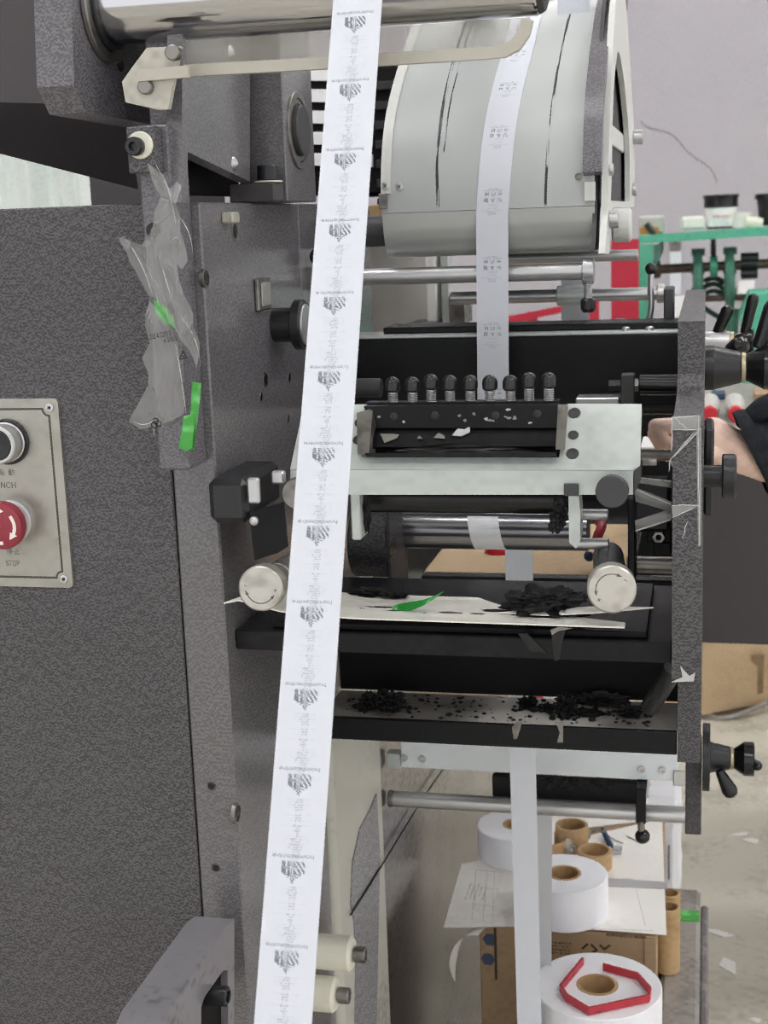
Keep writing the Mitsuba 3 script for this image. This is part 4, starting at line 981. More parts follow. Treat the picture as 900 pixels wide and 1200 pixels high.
# ------------------------------------------------------------------ top roller with its bracket
rl = thing('guide_roller', 'polished guide roller held by a dark bracket at the top left', 'roller')
XK0 = -0.45
YRL = 1.052
ZRL = 1.718
rr_ = 0.0285
blk = [(-0.45, 1.0006, 1.7505), (-0.45, 0.9957, 1.7089), (-0.45, 0.9899, 1.6551), (-0.45, 1.0071, 1.637), (-0.45, 1.1473, 1.6356), (-0.45, 1.1897, 1.782)]
XKL = -0.4794
part(rl, 'bracket', xpr(blk, XKL, XK0, 0.0015), 'hammer_bright', label='dark hammered bracket block with a chamfered corner')
part(rl, 'bearing', tube((XK0 + 0.0003, YRL, ZRL), (XK0 + 0.005, YRL, ZRL), 0.0425, 0.034, 56, 0.001), 'steel_dull', label='ring bearing')
part(rl, 'bearing_ring', tube((XK0 + 0.0003, YRL, ZRL), (XK0 + 0.008, YRL, ZRL), 0.0335, 0.0287, 56, 0.001), 'black_plastic')
XRR = -0.1183
part(rl, 'drum', cyl((XK0 + 0.001, YRL, ZRL), (XRR, YRL, ZRL), rr_, 72, 0.0015), 'chrome')
part(rl, 'end_cap', lathe((XRR, YRL, ZRL), (XRR + 0.006, YRL, ZRL), [(0, rr_ * 0.97), (0.004, rr_ * 0.9), (0.006, rr_ * 0.7), (0.006, 1e-5)], 48), 'dark_disc')
p = (-0.45, 1.0782, 1.6783)
part(rl, 'hole', cyl((XK0 - 0.001, p[1], p[2]), (XK0 + 0.0004, p[1], p[2]), 0.006, 20, 0.0001), 'ink')

# ------------------------------------------------------------------ acrylic guard below the roller
ac = thing('acrylic_guard', 'clear acrylic guard sheet with a frosted edge under the top roller', 'guard')
YAC = 1.046
o = sg.Polygon([(-0.3851, 1.046, 1.6634)[0::2], (-0.1426, 1.046, 1.6625)[0::2], (-0.1328, 1.046, 1.6654)[0::2], (-0.1266, 1.046, 1.6738)[0::2], (-0.1246, 1.046, 1.6858)[0::2], ((-0.1246, 1.046, 1.6858)[0], 1.6880), ((-0.3851, 1.046, 1.6634)[0], 1.6880)]).buffer(0)
part(ac, 'sheet', prism(o, 'y', YAC, YAC + 0.003), 'acrylic', False)
edge = sg.LineString([(-0.3849, 1.046, 1.6659)[0::2], (-0.3092, 1.046, 1.6652)[0::2], (-0.1623, 1.046, 1.6649)[0::2], (-0.1426, 1.046, 1.6654)[0::2], (-0.1339, 1.046, 1.6696)[0::2], (-0.1283, 1.046, 1.6768)[0::2], (-0.1258, 1.046, 1.6859)[0::2]]).buffer(0.0042, cap_style=2, join_style=1)
part(ac, 'edge', prism(edge, 'y', YAC - 0.008, YAC - 0.0003), 'frosted_edge', 40, 'frosted rounded edge')
tab = [(-0.3993, 1.008, 1.68), (-0.3736, 1.008, 1.6796), (-0.3859, 1.008, 1.6362), (-0.3932, 1.008, 1.6359), (-0.4171, 1.004, 1.6424), (-0.4187, 1.004, 1.6569), (-0.4115, 1.006, 1.6662)]
part(ac, 'edge', prism(sg.LineString([(-0.4043, 1.002, 1.6601)[0::2], (-0.3655, 1.002, 1.6608)[0::2]]).buffer(0.0041, cap_style=2), 'y', 0.999, 1.003), 'frosted_edge', 40)
tm = hull([np.array(q) for q in tab] + [np.array(q) + [0, 0.006, 0] for q in tab])
part(ac, 'end_tab', tm, 'frosted_tab', 30, 'frosted end tab screwed to the bracket')
for p in ((-0.4004, 1.004, 1.6523), (-0.3784, 1.006, 1.675)):
    part(ac, 'screw', cyl((p[0], p[1] + 0.006, p[2]), (p[0], p[1] - 0.0035, p[2]), 0.0055, 22), 'steel_dull')

# ------------------------------------------------------------------ ribbons
rb1 = thing('printed_ribbon', 'long white printed ribbon running from the top roller down to the lower left', 'ribbon')
A = np.array([-0.2415, 1.0214, 1.6868]); B = np.array([-0.2415, 0.7343, 1.0781])
dr1 = (B - A) / np.linalg.norm(B - A)
LAB = float(np.linalg.norm(B - A))
nrm = np.cross(X, dr1); nrm = nrm if nrm[1] < 0 else -nrm      # towards the viewer
hw = 0.0178
arcp = []
rc = rr_ + 0.0004
a_end = math.atan2(nrm[2], nrm[1])
for q in np.linspace(math.radians(75), a_end if a_end > 0 else a_end + 2 * np.pi, 26):
    arcp.append([-0.2415, YRL + rc * math.cos(q), ZRL + rc * math.sin(q)])
arcp = np.array(arcp)
start = np.array([-0.2415, 1.60, ZRL + rc * 0.97 - 0.10 * 0 + 0.02])
sl = np.linspace(0.0, 1.35, 60)[1:]
line = arcp[-1] + dr1 * LAB * sl[:, None]
path = np.vstack([[start], arcp, line])
part(rb1, 'tape', sheet(path - X * hw, path + X * hw, 0.0002), 'ribbon_white', True)
S0 = arcp[-1]


def crest():
    """house-shaped emblem with blocks on one side and slanted stripes on the other, about 1 unit wide, tip up"""
    house_ = sg.Polygon([(-0.5, 0), (0.5, 0), (0.5, 0.52), (0, 1.0), (-0.5, 0.52)])
    g = [sg.box(0.34, 0.0, 0.5, 0.5), sg.box(0.12, 0.0, 0.26, 0.22), sg.box(0.14, 0.24, 0.34, 0.34), sg.box(0.12, 0.36, 0.24, 0.62), sg.box(0.30, 0.36, 0.42, 0.56)]
    for i in range(5):
        g.append(sg.LineString([(-0.75 + i * 0.2, 0.55), (-0.25 + i * 0.2, -0.15)]).buffer(0.045, cap_style=2).intersection(sg.box(-0.5, 0, -0.05, 0.9)))
    for i in range(4):
        g.append(sg.LineString([(-0.36 + 0.12 * i, 0.60 + 0.09 * min(i, 3)), (0.0, 0.52 + 0.1 * i)]).buffer(0.022, cap_style=2))
        g.append(sg.LineString([(0.36 - 0.12 * i, 0.60 + 0.09 * min(i, 3)), (0.04, 0.50 + 0.1 * i)]).buffer(0.022, cap_style=2))
    g += [sg.LineString([(-0.02, 0.0), (-0.02, 0.95)]).buffer(0.018), sg.LineString([(0.06, 0.0), (0.06, 0.9)]).buffer(0.014)]
    return shapely.union_all(g).intersection(house_)


def fine_rows(widths, pitch, h, seed, gap=0.0007):
    """rows of tiny marks centred about x = 0, going down from y = 0"""
    r = np.random.default_rng(seed)
    out = []
    for i, w in enumerate(widths):
        if w <= 0:
            continue
        x = -w / 2 + r.uniform(-0.0006, 0.0006)
        end = -x
        while x < end:
            l = r.uniform(0.0005, 0.0016)
            if r.random() < 0.86:
                hh_ = h * r.uniform(0.6, 1.0)
                out.append(sg.box(x, -i * pitch - hh_, min(x + l, end), -i * pitch))
            x += l + r.uniform(0.0002, gap)
    return sg.MultiPolygon(out)


CREST = sa.scale(crest(), 0.0148, 0.0138, origin=(0, 0))
FW = np.array([15, 14, 15, 13, 3, 5, 17, 4, 9, 8, 20, 4, 5, 3, 17, 16, 17, 15, 13, 12, 5, 19, 6, 18, 20, 19, 17]) / 1000
FINE1 = fine_rows(FW, 0.00158, 0.0009, 3)
FINE2 = fine_rows([0.006, 0.0055, 0.006, 0.005, 0.005, 0, 0.004, 0.005, 0.004, 0, 0.004, 0.005, 0.004, 0.0035, 0.006, 0.0065, 0.006, 0.007, 0.0075, 0.007, 0.0065, 0.008, 0.0075, 0.006, 0.007, 0.0065, 0.007], 0.00158, 0.0012, 4, 0.0003)
off1 = nrm * float((arcp[-1] - A) @ nrm)      # the print stands on its head: reading direction is -x
s_first = -0.0047 * LAB
for i in range(-1, 13):
    s = s_first + 0.0777 * LAB * i
    base = A + off1 + dr1 * (s + 0.0012) + nrm * 0.0003
    if s < -0.02:
        continue
    if s > LAB * 1.2:
        break
    shift = X * -0.0012
    k = part(rb1, 'brand_print', cat(lettering('homecentre', 0.0025, base + shift, -X, dr1, 0.00008, False, True, 0.0262),
                                     ), 'print_dark', False)
    tip = base + dr1 * 0.0042 + shift * 0.5
    part(rb1, 'crest_print', flat(CREST, tip, -X, dr1, 0.00008), 'print_dark', False)
    f0 = base + dr1 * 0.0190
    part(rb1, 'fine_print', flat(FINE1, f0, X, -dr1, 0.00008), 'print_pale', False)
    part(rb1, 'dense_print', flat(FINE2, f0, X, -dr1, 0.00008), 'print_grey', False)

rb2 = thing('printed_ribbon', 'white ribbon printed with care symbols, lying down the front of the drum guard', 'ribbon')
XR2 = -0.2013
hw2 = 0.0155
gpc = offset(prof, 0.0008)[::-1][8:]
gp = np.c_[np.interp(gpc[:, 1], [1.55, 1.72], [XR2, XR2 + 0.0125]), gpc]
dn_ = np.array([[XR2 - 0.0002 * i, GY - 0.0012, z_] for i, z_ in enumerate(np.linspace(ZGB - 0.003, 1.3482, 16))])
pth = np.vstack([gp, dn_])
part(rb2, 'tape', sheet(pth - X * hw2, pth + X * hw2, 0.0002), 'ribbon_white', True)


def care_print():
    """header line, two rows of three care symbols and text rows, about 22 mm wide, top at y = 0 going down"""
    mm = 0.001
    L = []
    ln = lambda pts, w=0.28: L.append(sg.LineString([(a * mm, b * mm) for a, b in pts]).buffer(w * mm / 2, cap_style=2))
    ln([(-9.5, -1.4), (-5, -1.4), (-4, 0), (4, 0), (5, -1.4), (9, -1.4)])
    ln([(-4, -1.6), (4, -1.6)])
    for y0 in (-6.5, -12.6):
        if y0 == -6.5:
            ln([(-7.5, y0 + 3.6), (-7.5, y0)], .7); ln([(-4.9, y0 + 3.6), (-4.9, y0)], .7); ln([(-7.5, y0 + 1.9), (-4.9, y0 + 1.9)], .6); ln([(-6.2, y0 + 3.2), (-6.2, y0 + .4)], .4)
            ln([(-2, y0 + 3.4), (-1.3, y0), (1.4, y0), (2.1, y0 + 3.4)], .4); ln([(-2, y0 + 2.4), (-1, y0 + 2.8), (0, y0 + 2.2), (1, y0 + 2.8), (2, y0 + 2.4)], .3); ln([(-.6, y0 + 1.2), (.7, y0 + 1.2)], .5)
            ln([(4.3, y0 + 1.9), (8.4, y0 + 1.9)], .8); ln([(4.5, y0 + .9), (8.2, y0 + .9)], .3); ln([(4.9, y0 + 3.4), (7.6, y0 + 3.4)], .25)
        else:
            ln([(-8, y0), (-8, y0 + 3.6), (-5.4, y0 + 3.6), (-5.4, y0 + 1.9), (-8, y0 + 1.9)], .8); ln([(-6.6, y0 + .8), (-4.8, y0 + .8)], .9)
            ln([(-1.9, y0 + 3.3), (1.6, y0 + 3.3), (-.1, y0), (-1.9, y0 + 3.3)], .4); ln([(-1, y0 + 3.6), (.9, y0 + .6)], .3); ln([(-.6, y0 + 2.4), (.5, y0 + 2.4)], .5)
            ln([(4, y0), (4.8, y0 + 3.4), (7.4, y0 + 3.4), (8.3, y0)], .4); ln([(5.4, y0), (5.8, y0 + 2), (6.8, y0 + 2), (7.2, y0)], .3)
    return shapely.union_all(L)


def care_text():
    mm = 0.001
    L = []
    ln = lambda pts, w=0.22: L.append(sg.LineString([(a * mm, b * mm) for a, b in pts]).buffer(w * mm / 2, cap_style=2))
    ln([(-5, -14.2), (5.5, -14.2)], .3); ln([(-3.5, -15.3), (4, -15.3)], .3); ln([(-1, -16.8), (5, -16.8)], .3)
    ln([(-10, -20.4), (-5, -20.4), (-4.6, -18.6), (3.6, -18.6), (4.2, -20.4), (9, -20.4)], .3)
    for j in range(5):
        ln([(-4.6 + .1 * j, -20.6 - .9 * j), (3.8 - .1 * j, -20.6 - .9 * j)], .35)
    return shapely.union_all(L)


CP, CT = care_print(), care_text()
seg = np.r_[0, np.cumsum(np.linalg.norm(np.diff(pth, axis=0), axis=1))]


def on_path(g, s, name, m):
    """lays an outline along the second ribbon with its top at arc length s"""
    parts_ = [trimesh.creation.triangulate_polygon(q, engine='earcut') for q in getattr(g.segmentize(0.002), 'geoms', [g])]
    ms = trimesh.util.concatenate([trimesh.Trimesh(np.c_[v_, v_[:, 0] * 0], f_, process=False) for v_, f_ in parts_])
    v_ = ms.vertices
    t_ = s - v_[:, 1]
    c_ = np.stack([np.interp(t_, seg, pth[:, k]) for k in range(3)], 1)
    tg = np.stack([np.interp(t_, seg, np.gradient(pth[:, k], seg)) for k in range(3)], 1)
    no = np.cross(X, tg); no *= np.sign(-no[:, 1:2]) / np.linalg.norm(no, axis=1, keepdims=True)
    ms.vertices = c_ + X * v_[:, :1] + no * 0.00035
    part(rb2, name, ms, m, True)


sA = float(np.interp(0, [0], [0]))
zz = 1.5132
s301 = float(np.interp(-zz, -pth[:, 2], seg))
for i in range(-5, 3):
    s = s301 + 0.0635 * i
    if 0.01 < s and s + 0.026 < seg[-1]:
        on_path(CP, s, 'care_symbols', 'print_dark')
        on_path(CT, s, 'care_text', 'print_grey')

# lower stretch of the ribbon: round the polished roller and down behind the trays
rb3 = thing('plain_ribbon', 'plain white ribbon hanging from the polished roller down past the white beam', 'ribbon')
q = np.radians(np.linspace(-60, 62, 24))
rad = 0.0188
wrapc = np.array([[-0.2073 + 0.004 * (math.sin(t_)), YSR - rad * math.cos(t_), ZSR + rad * math.sin(-t_)] for t_ in q])
hw3 = 0.0152
part(rb3, 'wrap', sheet(wrapc - X * hw3, wrapc + X * hw3, 0.0002), 'ribbon_back', True)
c0, c1_, c2_, c3_ = (-0.1913, 1.44, 1.2081), (-0.1913, 1.44, 1.1541), (-0.1952, 1.47, 0.9794), (-0.2024, 1.56, 0.3167)
t_ = np.linspace(0, 1, 30)[:, None]
cc = np.vstack([np.array(c0) + (np.array(c1_) - c0) * np.linspace(0, 1, 8)[:, None], np.array(c1_) + (np.array(c2_) - c1_) * np.linspace(0, 1, 10)[1:, None], np.array(c2_) + (np.array(c3_) - c2_) * np.linspace(0, 1, 16)[1:, None]])
tw = np.array([math.cos(math.radians(22)), math.sin(math.radians(22)), 0]) * 0.0149
part(rb3, 'tape', sheet(cc - tw, cc + tw, 0.0002), 'ribbon_white', True)
cc2 = np.array([np.array((-0.1982, 1.66, 0.8157)) + (np.array((-0.2084, 1.66, 0.2385)) - np.array((-0.1982, 1.66, 0.8157))) * u_2 for u_2 in np.linspace(-0.25, 1, 20)])
tw2 = np.array([math.cos(math.radians(18)), -math.sin(math.radians(18)), 0]) * 0.0155
rb4 = thing('plain_ribbon', 'rear strand of plain white ribbon behind the hanging ribbon, beside the reels', 'ribbon')
scene[rb4] = mikit.ply(sheet(cc2 - tw2, cc2 + tw2, 0.0002), 'ribbon_back', smooth=True)
rb5 = thing('plain_ribbon', 'short white ribbon piece behind the sleeve of the thin rod', 'ribbon')
c5a, c5b = np.array((-0.146, 1.62, 1.4805)), np.array((-0.1465, 1.62, 1.4162))
c5 = np.linspace(c5a, c5b, 6)
scene[rb5] = mikit.ply(sheet(c5 - X * 0.0155, c5 + X * 0.0155, 0.0002), 'ribbon_white', smooth=True)
rb6 = thing('plain_ribbon', 'end of a white ribbon rising behind the top of the drum guard', 'ribbon')
c6 = np.linspace(np.array((-0.1399, 1.56, 1.7564)), np.array((-0.1376, 1.56, 1.8204)), 5)
scene[rb6] = mikit.ply(sheet(c6 - X * 0.017, c6 + X * 0.017, 0.0002), 'ribbon_white', smooth=True)

# ------------------------------------------------------------------ white cards and debris on the upper tray
ZC = 1.2315
cd = [(-0.3807, 1.047, 1.2513), (-0.3677, 1.07, 1.254), (-0.3512, 1.15, 1.2437), (-0.2807, 1.16, 1.2365), (-0.1904, 1.16, 1.2271), (-0.1554, 1.12, 1.2272), (-0.0606, 1.085, 1.2314), (-0.0604, 1.07, 1.233), (-0.176, 1.07, 1.2331), (-0.2885, 1.07, 1.2343), (-0.3392, 1.07, 1.238)]
card = zpr(cd, 0, 0.0012)
card = card.subdivide_to_size(0.02)
v_ = np.array(card.vertices)
v_[:, 2] += np.interp(v_[:, 0], [-0.381, -0.368, -0.352, -0.339, -0.28, -0.05], [1.2505, 1.2520, 1.2435, 1.2380, 1.2340, 1.2325]) - 0.05 * np.clip(v_[:, 1] - 1.07, 0, 1)
card.vertices = v_
solo('white_card', card, 'card_white', 'large white card on the upper tray, its left tip under the steel knob', 'card')
cd2 = [(-0.1632, 1.1, 1.2334), (-0.1248, 1.1, 1.238), (-0.0837, 1.1, 1.2405), (-0.0393, 1.1, 1.241), (-0.083, 1.09, 1.2384), (-0.1237, 1.09, 1.2352)]
solo('white_card', hull([np.array(q_) for q_ in cd2] + [np.array(q_) + [0, 0, 0.0012] for q_ in cd2]), 'card_white', 'narrow upper white card with a pointed right end behind the right steel knob', 'card')
part(tray, 'bed', bx(XL + 0.03, XR0 - 0.02, 1.088, 1.24, ZT1 - 0.0008, 1.2250, 0.0008), 'black_paint')
for i, (p, r, lb) in enumerate([((-0.1255, 1.1066, 1.2405), (0.030, 0.018, 0.014), 'big wrinkled lump of black ink on the card left of the right steel knob'),
                                ((-0.2852, 1.1526, 1.2345), (0.016, 0.008, 0.0035), 'flat flake of dried black ink on the card under the pressure arm'),
                                ((-0.2609, 1.1462, 1.2345), (0.012, 0.005, 0.0020), 'thin black ink flake on the card right of the flat flake')]):
    solo('ink_lump', lump(p, r, 70 + i, 1.0, 0.75, 3.2, 4), 'ink_dry', lb, 'ink', None, 40)
for i, (p, rx, ry) in enumerate([((-0.284, 1.1039, 1.2328), 0.010, 0.0014), ((-0.2522, 1.099, 1.2328), 0.011, 0.0014), ((-0.2039, 1.0984, 1.2328), 0.010, 0.0016), ((-0.2237, 1.094, 1.2328), 0.003, 0.0012), ((-0.1667, 1.1096, 1.2328), 0.011, 0.0014), ((-0.1805, 1.0981, 1.2328), 0.006, 0.0012), ((-0.2651, 1.111, 1.2328), 0.012, 0.001)]):
    solo('ink_flake', lump((p[0], p[1], p[2] + 0.0004), (rx, ry * 2.2, 0.0004), 90 + i, 1.0, 0.6, 2.0, 3), ('ink_dry', 'steel_dull', 'steel_dull', 'steel_dull', 'ink_dry', 'steel_dull', 'ink_dry')[i], ('black ink flake flat on the white card, nearest the printed ribbon', 'grey ink flake on the white card under the tail of the green scrap', 'long grey ink flake on the white card, right of the green scrap', 'tiny grey ink flake on the white card just right of the green scrap', 'black ink flake on the white card, nearest the big ink lump', 'small grey ink flake on the white card between the green scrap and the ink lump', 'narrow black ink streak on the white card left of the green scrap')[i], 'ink', 'ink flakes on the white card')
# green scrap
g0, g1, g2, g3 = (-0.253, 1.1033, 1.2345), (-0.239, 1.0992, 1.2375), (-0.2238, 1.092, 1.2435), (-0.2084, 1.0986, 1.2515)
gpts = np.array([g0, g1, g2, g3])
from scipy.interpolate import CubicSpline
gs = CubicSpline([0, 1, 2, 3], gpts)(np.linspace(0, 3, 24))
gw = np.interp(np.linspace(0, 3, 24), [0, 0.4, 1.2, 2.2, 3], [0.0018, 0.0034, 0.0040, 0.0022, 0.0004])
gdir = np.array([0.1, 0.55, 0.83])
solo('green_scrap', sheet(gs - gdir * gw[:, None], gs + gdir * gw[:, None], 0.0004), 'green_foil', 'curled scrap of green tape lying on the white card', 'tape scrap', None, True)

# dried ink on the lower tray
zt2 = 1.0566
ZD = 1.0606
for i, (p, r, lb) in enumerate([
        ((-0.338, 1.3468, 1.0606), (0.010, 0.010, 0.010), 'spiky clump of dried ink on the left of the lower tray, nearest the printed ribbon'),
        ((-0.3162, 1.3468, 1.0606), (0.014, 0.012, 0.011), 'greyish clump of dried ink on the lower tray, second from the printed ribbon'),
        ((-0.134, 1.3508, 1.0606), (0.010, 0.012, 0.013), 'dark clump of ink reaching over the front edge of the lower tray'),
        ((-0.1016, 1.3856, 1.0606), (0.024, 0.008, 0.007), 'long black roll of ink at the back right of the lower tray'),
        ((-0.1142, 1.3583, 1.0606), (0.015, 0.009, 0.0018), 'flat dark flake in front of the long ink roll'),
        ((-0.0717, 1.3584, 1.0606), (0.010, 0.009, 0.006), 'crumbly ink clump on the lower tray near the black hose'),
        ((-0.1753, 1.3716, 1.0606), (0.008, 0.010, 0.006), 'crumbled ink heap on the bright middle of the lower tray'),
        ((-0.156, 1.3635, 1.0606), (0.008, 0.007, 0.004), 'small ink heap between the bright patch and the overhanging clump')]):
    mm_ = [lump((p[0], p[1], zt2 + r[2] * 0.7), r, 110 + i, 1.0, 0.9, 3.6, 4)]
    rr2 = np.random.default_rng(50 + i)
    for j in range(7):
        o_ = rr2.uniform(-1, 1, 2) * [r[0] * 1.7, r[1] * 1.3]
        q_ = rr2.uniform(0.001, 0.0032)
        mm_.append(lump((p[0] + o_[0], p[1] + o_[1], zt2 + q_ * 0.6), (q_, q_, q_), 200 + 10 * i + j, 0.8, 0.7, 3.0, 2))
    solo('ink_clump', cat(*mm_), 'ink_dry', lb, 'ink', None, 40)
crumbs = []
rr2 = np.random.default_rng(11)
a_, b_ = (-0.3676, 1.3486, 1.0606), (-0.0448, 1.3567, 1.0606)
for j in range(150):
    q_ = rr2.uniform(0.0005, 0.0019) * (1.5 if rr2.random() < 0.1 else 1)
    crumbs.append(lump((rr2.uniform(a_[0], b_[0]), rr2.uniform(YT2 + 0.01, 1.395), zt2 + q_ * 0.5), (q_ * 1.4, q_, q_), 400 + j, 0.7, 0.6, 3.0, 1))
solo('ink_crumbs', cat(*crumbs), 'ink_dry', 'tiny crumbs of dried ink scattered over the lower tray', 'ink crumbs', None, False, 'stuff')
threads = [([(-0.3067, 1.3612, 1.0606), (-0.2606, 1.3561, 1.0606), (-0.2371, 1.3485, 1.0606)], 0.0004), ([(-0.2449, 1.3424, 1.0606), (-0.2353, 1.375, 1.0606), (-0.2166, 1.388, 1.0606), (-0.2026, 1.3842, 1.0606)], 0.0005), ([(-0.3321, 1.3528, 1.0606), (-0.3181, 1.3233, 1.0606), (-0.3082, 1.3145, 1.0606)], 0.0005), ([(-0.3645, 1.3436, 1.0606), (-0.346, 1.3538, 1.0606)], 0.0004)]
for (pts_, r_), lb in zip(threads, ('long pale thread in the middle of the lower tray', 'curved pale thread on the lower tray nearest its bright patch', 'pale thread looping over the front of the lower tray by the greyish clump', 'short pale thread at the left end of the lower tray beside the ribbon')):
    solo('ink_thread', pipe(pts_, r_, 6, 4), 'steel_dull', lb, 'thread', 'dried threads on the lower tray')
# streaks of ink and glue on the fronts of the trays
for pts_ in ([(-0.1802, 1.315, 1.0607), (-0.1743, 1.315, 1.061), (-0.1797, 1.315, 1.0429), (-0.1831, 1.315, 1.0428), (-0.1846, 1.315, 1.0552)], [(-0.1415, 1.315, 1.0625), (-0.1339, 1.315, 1.0628), (-0.1342, 1.315, 1.0416), (-0.14, 1.315, 1.0413), (-0.1374, 1.315, 1.0521)]):
    part(lt, 'drip', ypr(pts_, YT2 - 0.0006, YT2 - 0.0001), 'steel_dull', label='pale dried drip on the front lip')
for pts_ in ([(-0.1182, 1.0761, 1.2295), (-0.1061, 1.0761, 1.2312), (-0.1082, 1.0761, 1.2227), (-0.1118, 1.0761, 1.2042), (-0.1158, 1.0761, 1.202), (-0.1171, 1.0761, 1.2126)], [(-0.1448, 1.0761, 1.2245), (-0.1373, 1.0761, 1.2247), (-0.1225, 1.0761, 1.2096), (-0.1348, 1.0761, 1.2092)]):
    part(tray, 'ink_run', ypr(pts_, YT - 0.0010, YT - 0.0001), 'ink', label='run of black ink over the front lip')
part(tray, 'scuff', ypr([(-0.1189, 1.0761, 1.2281), (-0.1121, 1.0761, 1.2311), (-0.1007, 1.0761, 1.23), (-0.1122, 1.0761, 1.2276), (-0.1176, 1.0761, 1.2239)], YT - 0.0014, YT - 0.0011), 'steel_dull')

# ------------------------------------------------------------------ crumpled clear bag and green tape on the mounting bar
rsb = np.random.default_rng(21)


def crumple(outline, y0, amp, seed, f=28.0, step=0.0035):
    """a crumpled sheet with this outline (x, z), standing off the bar"""
    g_ = sg.Polygon([(q[0], q[2]) for q in outline])
    x0_, z0_, x1_, z1_ = g_.bounds
    v_, f_ = trimesh.creation.triangulate_polygon(g_.segmentize(step), engine='earcut')
    m_ = trimesh.Trimesh(np.c_[v_[:, 0], v_[:, 0] * 0, v_[:, 1]], f_)
    m_ = m_.subdivide_to_size(step * 1.3)
    v_ = np.array(m_.vertices)
    p_ = np.c_[v_[:, 0] * 1.6, v_[:, 2] * 0.55, v_[:, 2] * 0 + seed * 3.3] * f
    n_ = 1 - np.abs(2 * meshkit.noise(p_, seed) - 1) * 1.6 + 0.7 * (1 - np.abs(2 * meshkit.noise(p_ * 2.3 + 5, seed + 1) - 1))
    v_[:, 1] = y0 - amp * (n_ - 0.3)
    m_.vertices = v_
    return m_


bag = thing('plastic_bag', 'crumpled clear plastic bag taped to the upright grey bar', 'plastic bag')
bagA = [(-0.3962, 1, 1.5982), (-0.3842, 1, 1.5891), (-0.3789, 1, 1.5785), (-0.3752, 1, 1.5839), (-0.3722, 1, 1.5807), (-0.3744, 1, 1.5674), (-0.3723, 1, 1.5488), (-0.3691, 1, 1.5271), (-0.3729, 1, 1.521), (-0.3766, 1, 1.5254), (-0.3755, 1, 1.5117), (-0.3688, 1, 1.4914), (-0.3677, 1, 1.4673), (-0.3698, 1, 1.4469), (-0.3741, 1, 1.4623), (-0.3826, 1, 1.4771), (-0.3913, 1, 1.4881), (-0.3974, 1, 1.4984), (-0.4052, 1, 1.503), (-0.4108, 1, 1.5189), (-0.4171, 1, 1.5341), (-0.4231, 1, 1.545), (-0.4189, 1, 1.5467), (-0.4079, 1, 1.5395), (-0.402, 1, 1.5461), (-0.3955, 1, 1.5521), (-0.3941, 1, 1.5619), (-0.3873, 1, 1.5734)]
bagB = [(-0.4073, 1.006, 1.4982), (-0.3908, 1.006, 1.48), (-0.3856, 1.006, 1.4671), (-0.386, 1.006, 1.4413), (-0.3853, 1.006, 1.4218), (-0.388, 1.006, 1.412), (-0.3995, 1.006, 1.4062), (-0.4101, 1.006, 1.4036), (-0.4121, 1.006, 1.3956), (-0.4129, 1.006, 1.4029), (-0.4222, 1.006, 1.401), (-0.4301, 1.006, 1.4076), (-0.4126, 1.006, 1.4351), (-0.4114, 1.006, 1.4429), (-0.4152, 1.006, 1.456), (-0.4089, 1.006, 1.4675), (-0.4113, 1.006, 1.4804)]
part(bag, 'upper_film', crumple(bagA, 0.998, 0.013, 3, 34.0, 0.0075), 'clear_film', False)
part(bag, 'lower_film', crumple(bagB, 1.004, 0.007, 9, 30.0, 0.0075), 'clear_film', False)
fold = [((-0.3916, 0.99, 1.597), (-0.3794, 0.986, 1.5705), (-0.3791, 0.99, 1.5504)), ((-0.4189, 0.99, 1.5444), (-0.4077, 0.986, 1.5287), (-0.4011, 0.99, 1.5041)), ((-0.3929, 0.988, 1.5313), (-0.3867, 0.984, 1.5127), (-0.3852, 0.988, 1.5001)), ((-0.3745, 0.988, 1.5582), (-0.3701, 0.986, 1.5526), (-0.3672, 0.99, 1.5304)), ((-0.4259, 0.996, 1.4084), (-0.4141, 0.994, 1.406), (-0.4062, 0.996, 1.4116)), ((-0.3886, 0.998, 1.4679), (-0.3849, 0.996, 1.4424), (-0.3835, 0.998, 1.4138)), ((-0.3903, 0.99, 1.5606), (-0.3858, 0.99, 1.5678), (-0.3815, 0.99, 1.5724)), ((-0.3822, 0.986, 1.5402), (-0.3765, 0.984, 1.5443), (-0.3747, 0.988, 1.5356)), ((-0.3826, 0.99, 1.4905), (-0.3734, 0.99, 1.4778), (-0.3674, 0.992, 1.449))]
part(bag, 'fold', cat(*[pipe(np.array(q_), [0.0001, 0.00035, 0.0001], 6, 5) for q_ in fold]), 'film_white')
pb = (-0.407, 0.995, 1.4697)
th_ = math.radians(9)
part(bag, 'print', cat(lettering('203 4 3200 0', 0.0038, pb, (math.cos(th_), 0, math.sin(th_)), (-math.sin(th_), 0, math.cos(th_)), 0.0002, width=0.017), lettering('4 2002', 0.0034, (-0.3963, 0.995, 1.467), (math.cos(th_), 0, math.sin(th_)), (-math.sin(th_), 0, math.cos(th_)), 0.0002, width=0.011)), 'black_matte', False)
tri_ = strokes([[(0, 0), (.006, .001), (.0035, .006), (0, 0)], [(.0022, .002), (.0044, .002)]], 0.0006)
part(bag, 'print', flat(tri_, (-0.385, 0.995, 1.4547), X, Z, 0.0002), 'black_matte', False)
rings = shapely.union_all([sg.Point(a_, b_).buffer(.0022).exterior.buffer(.00035) for a_, b_ in ((0, 0), (.0034, .001), (.0012, .003))])
part(bag, 'print', flat(rings, (-0.4084, 0.995, 1.4052), X, Z, 0.0002), 'black_matte', False)
gt = [(-0.4064, 1.004, 1.499), (-0.3992, 1.004, 1.495), (-0.391, 1.004, 1.4853), (-0.3909, 1.004, 1.477), (-0.3988, 1.004, 1.4816), (-0.4059, 1.004, 1.4881)]
solo('green_tape', crumple(gt, 1.0065, 0.002, 5, 60.0, 0.002), 'green_tape', 'crumpled piece of green tape under the upper part of the plastic bag', 'tape')
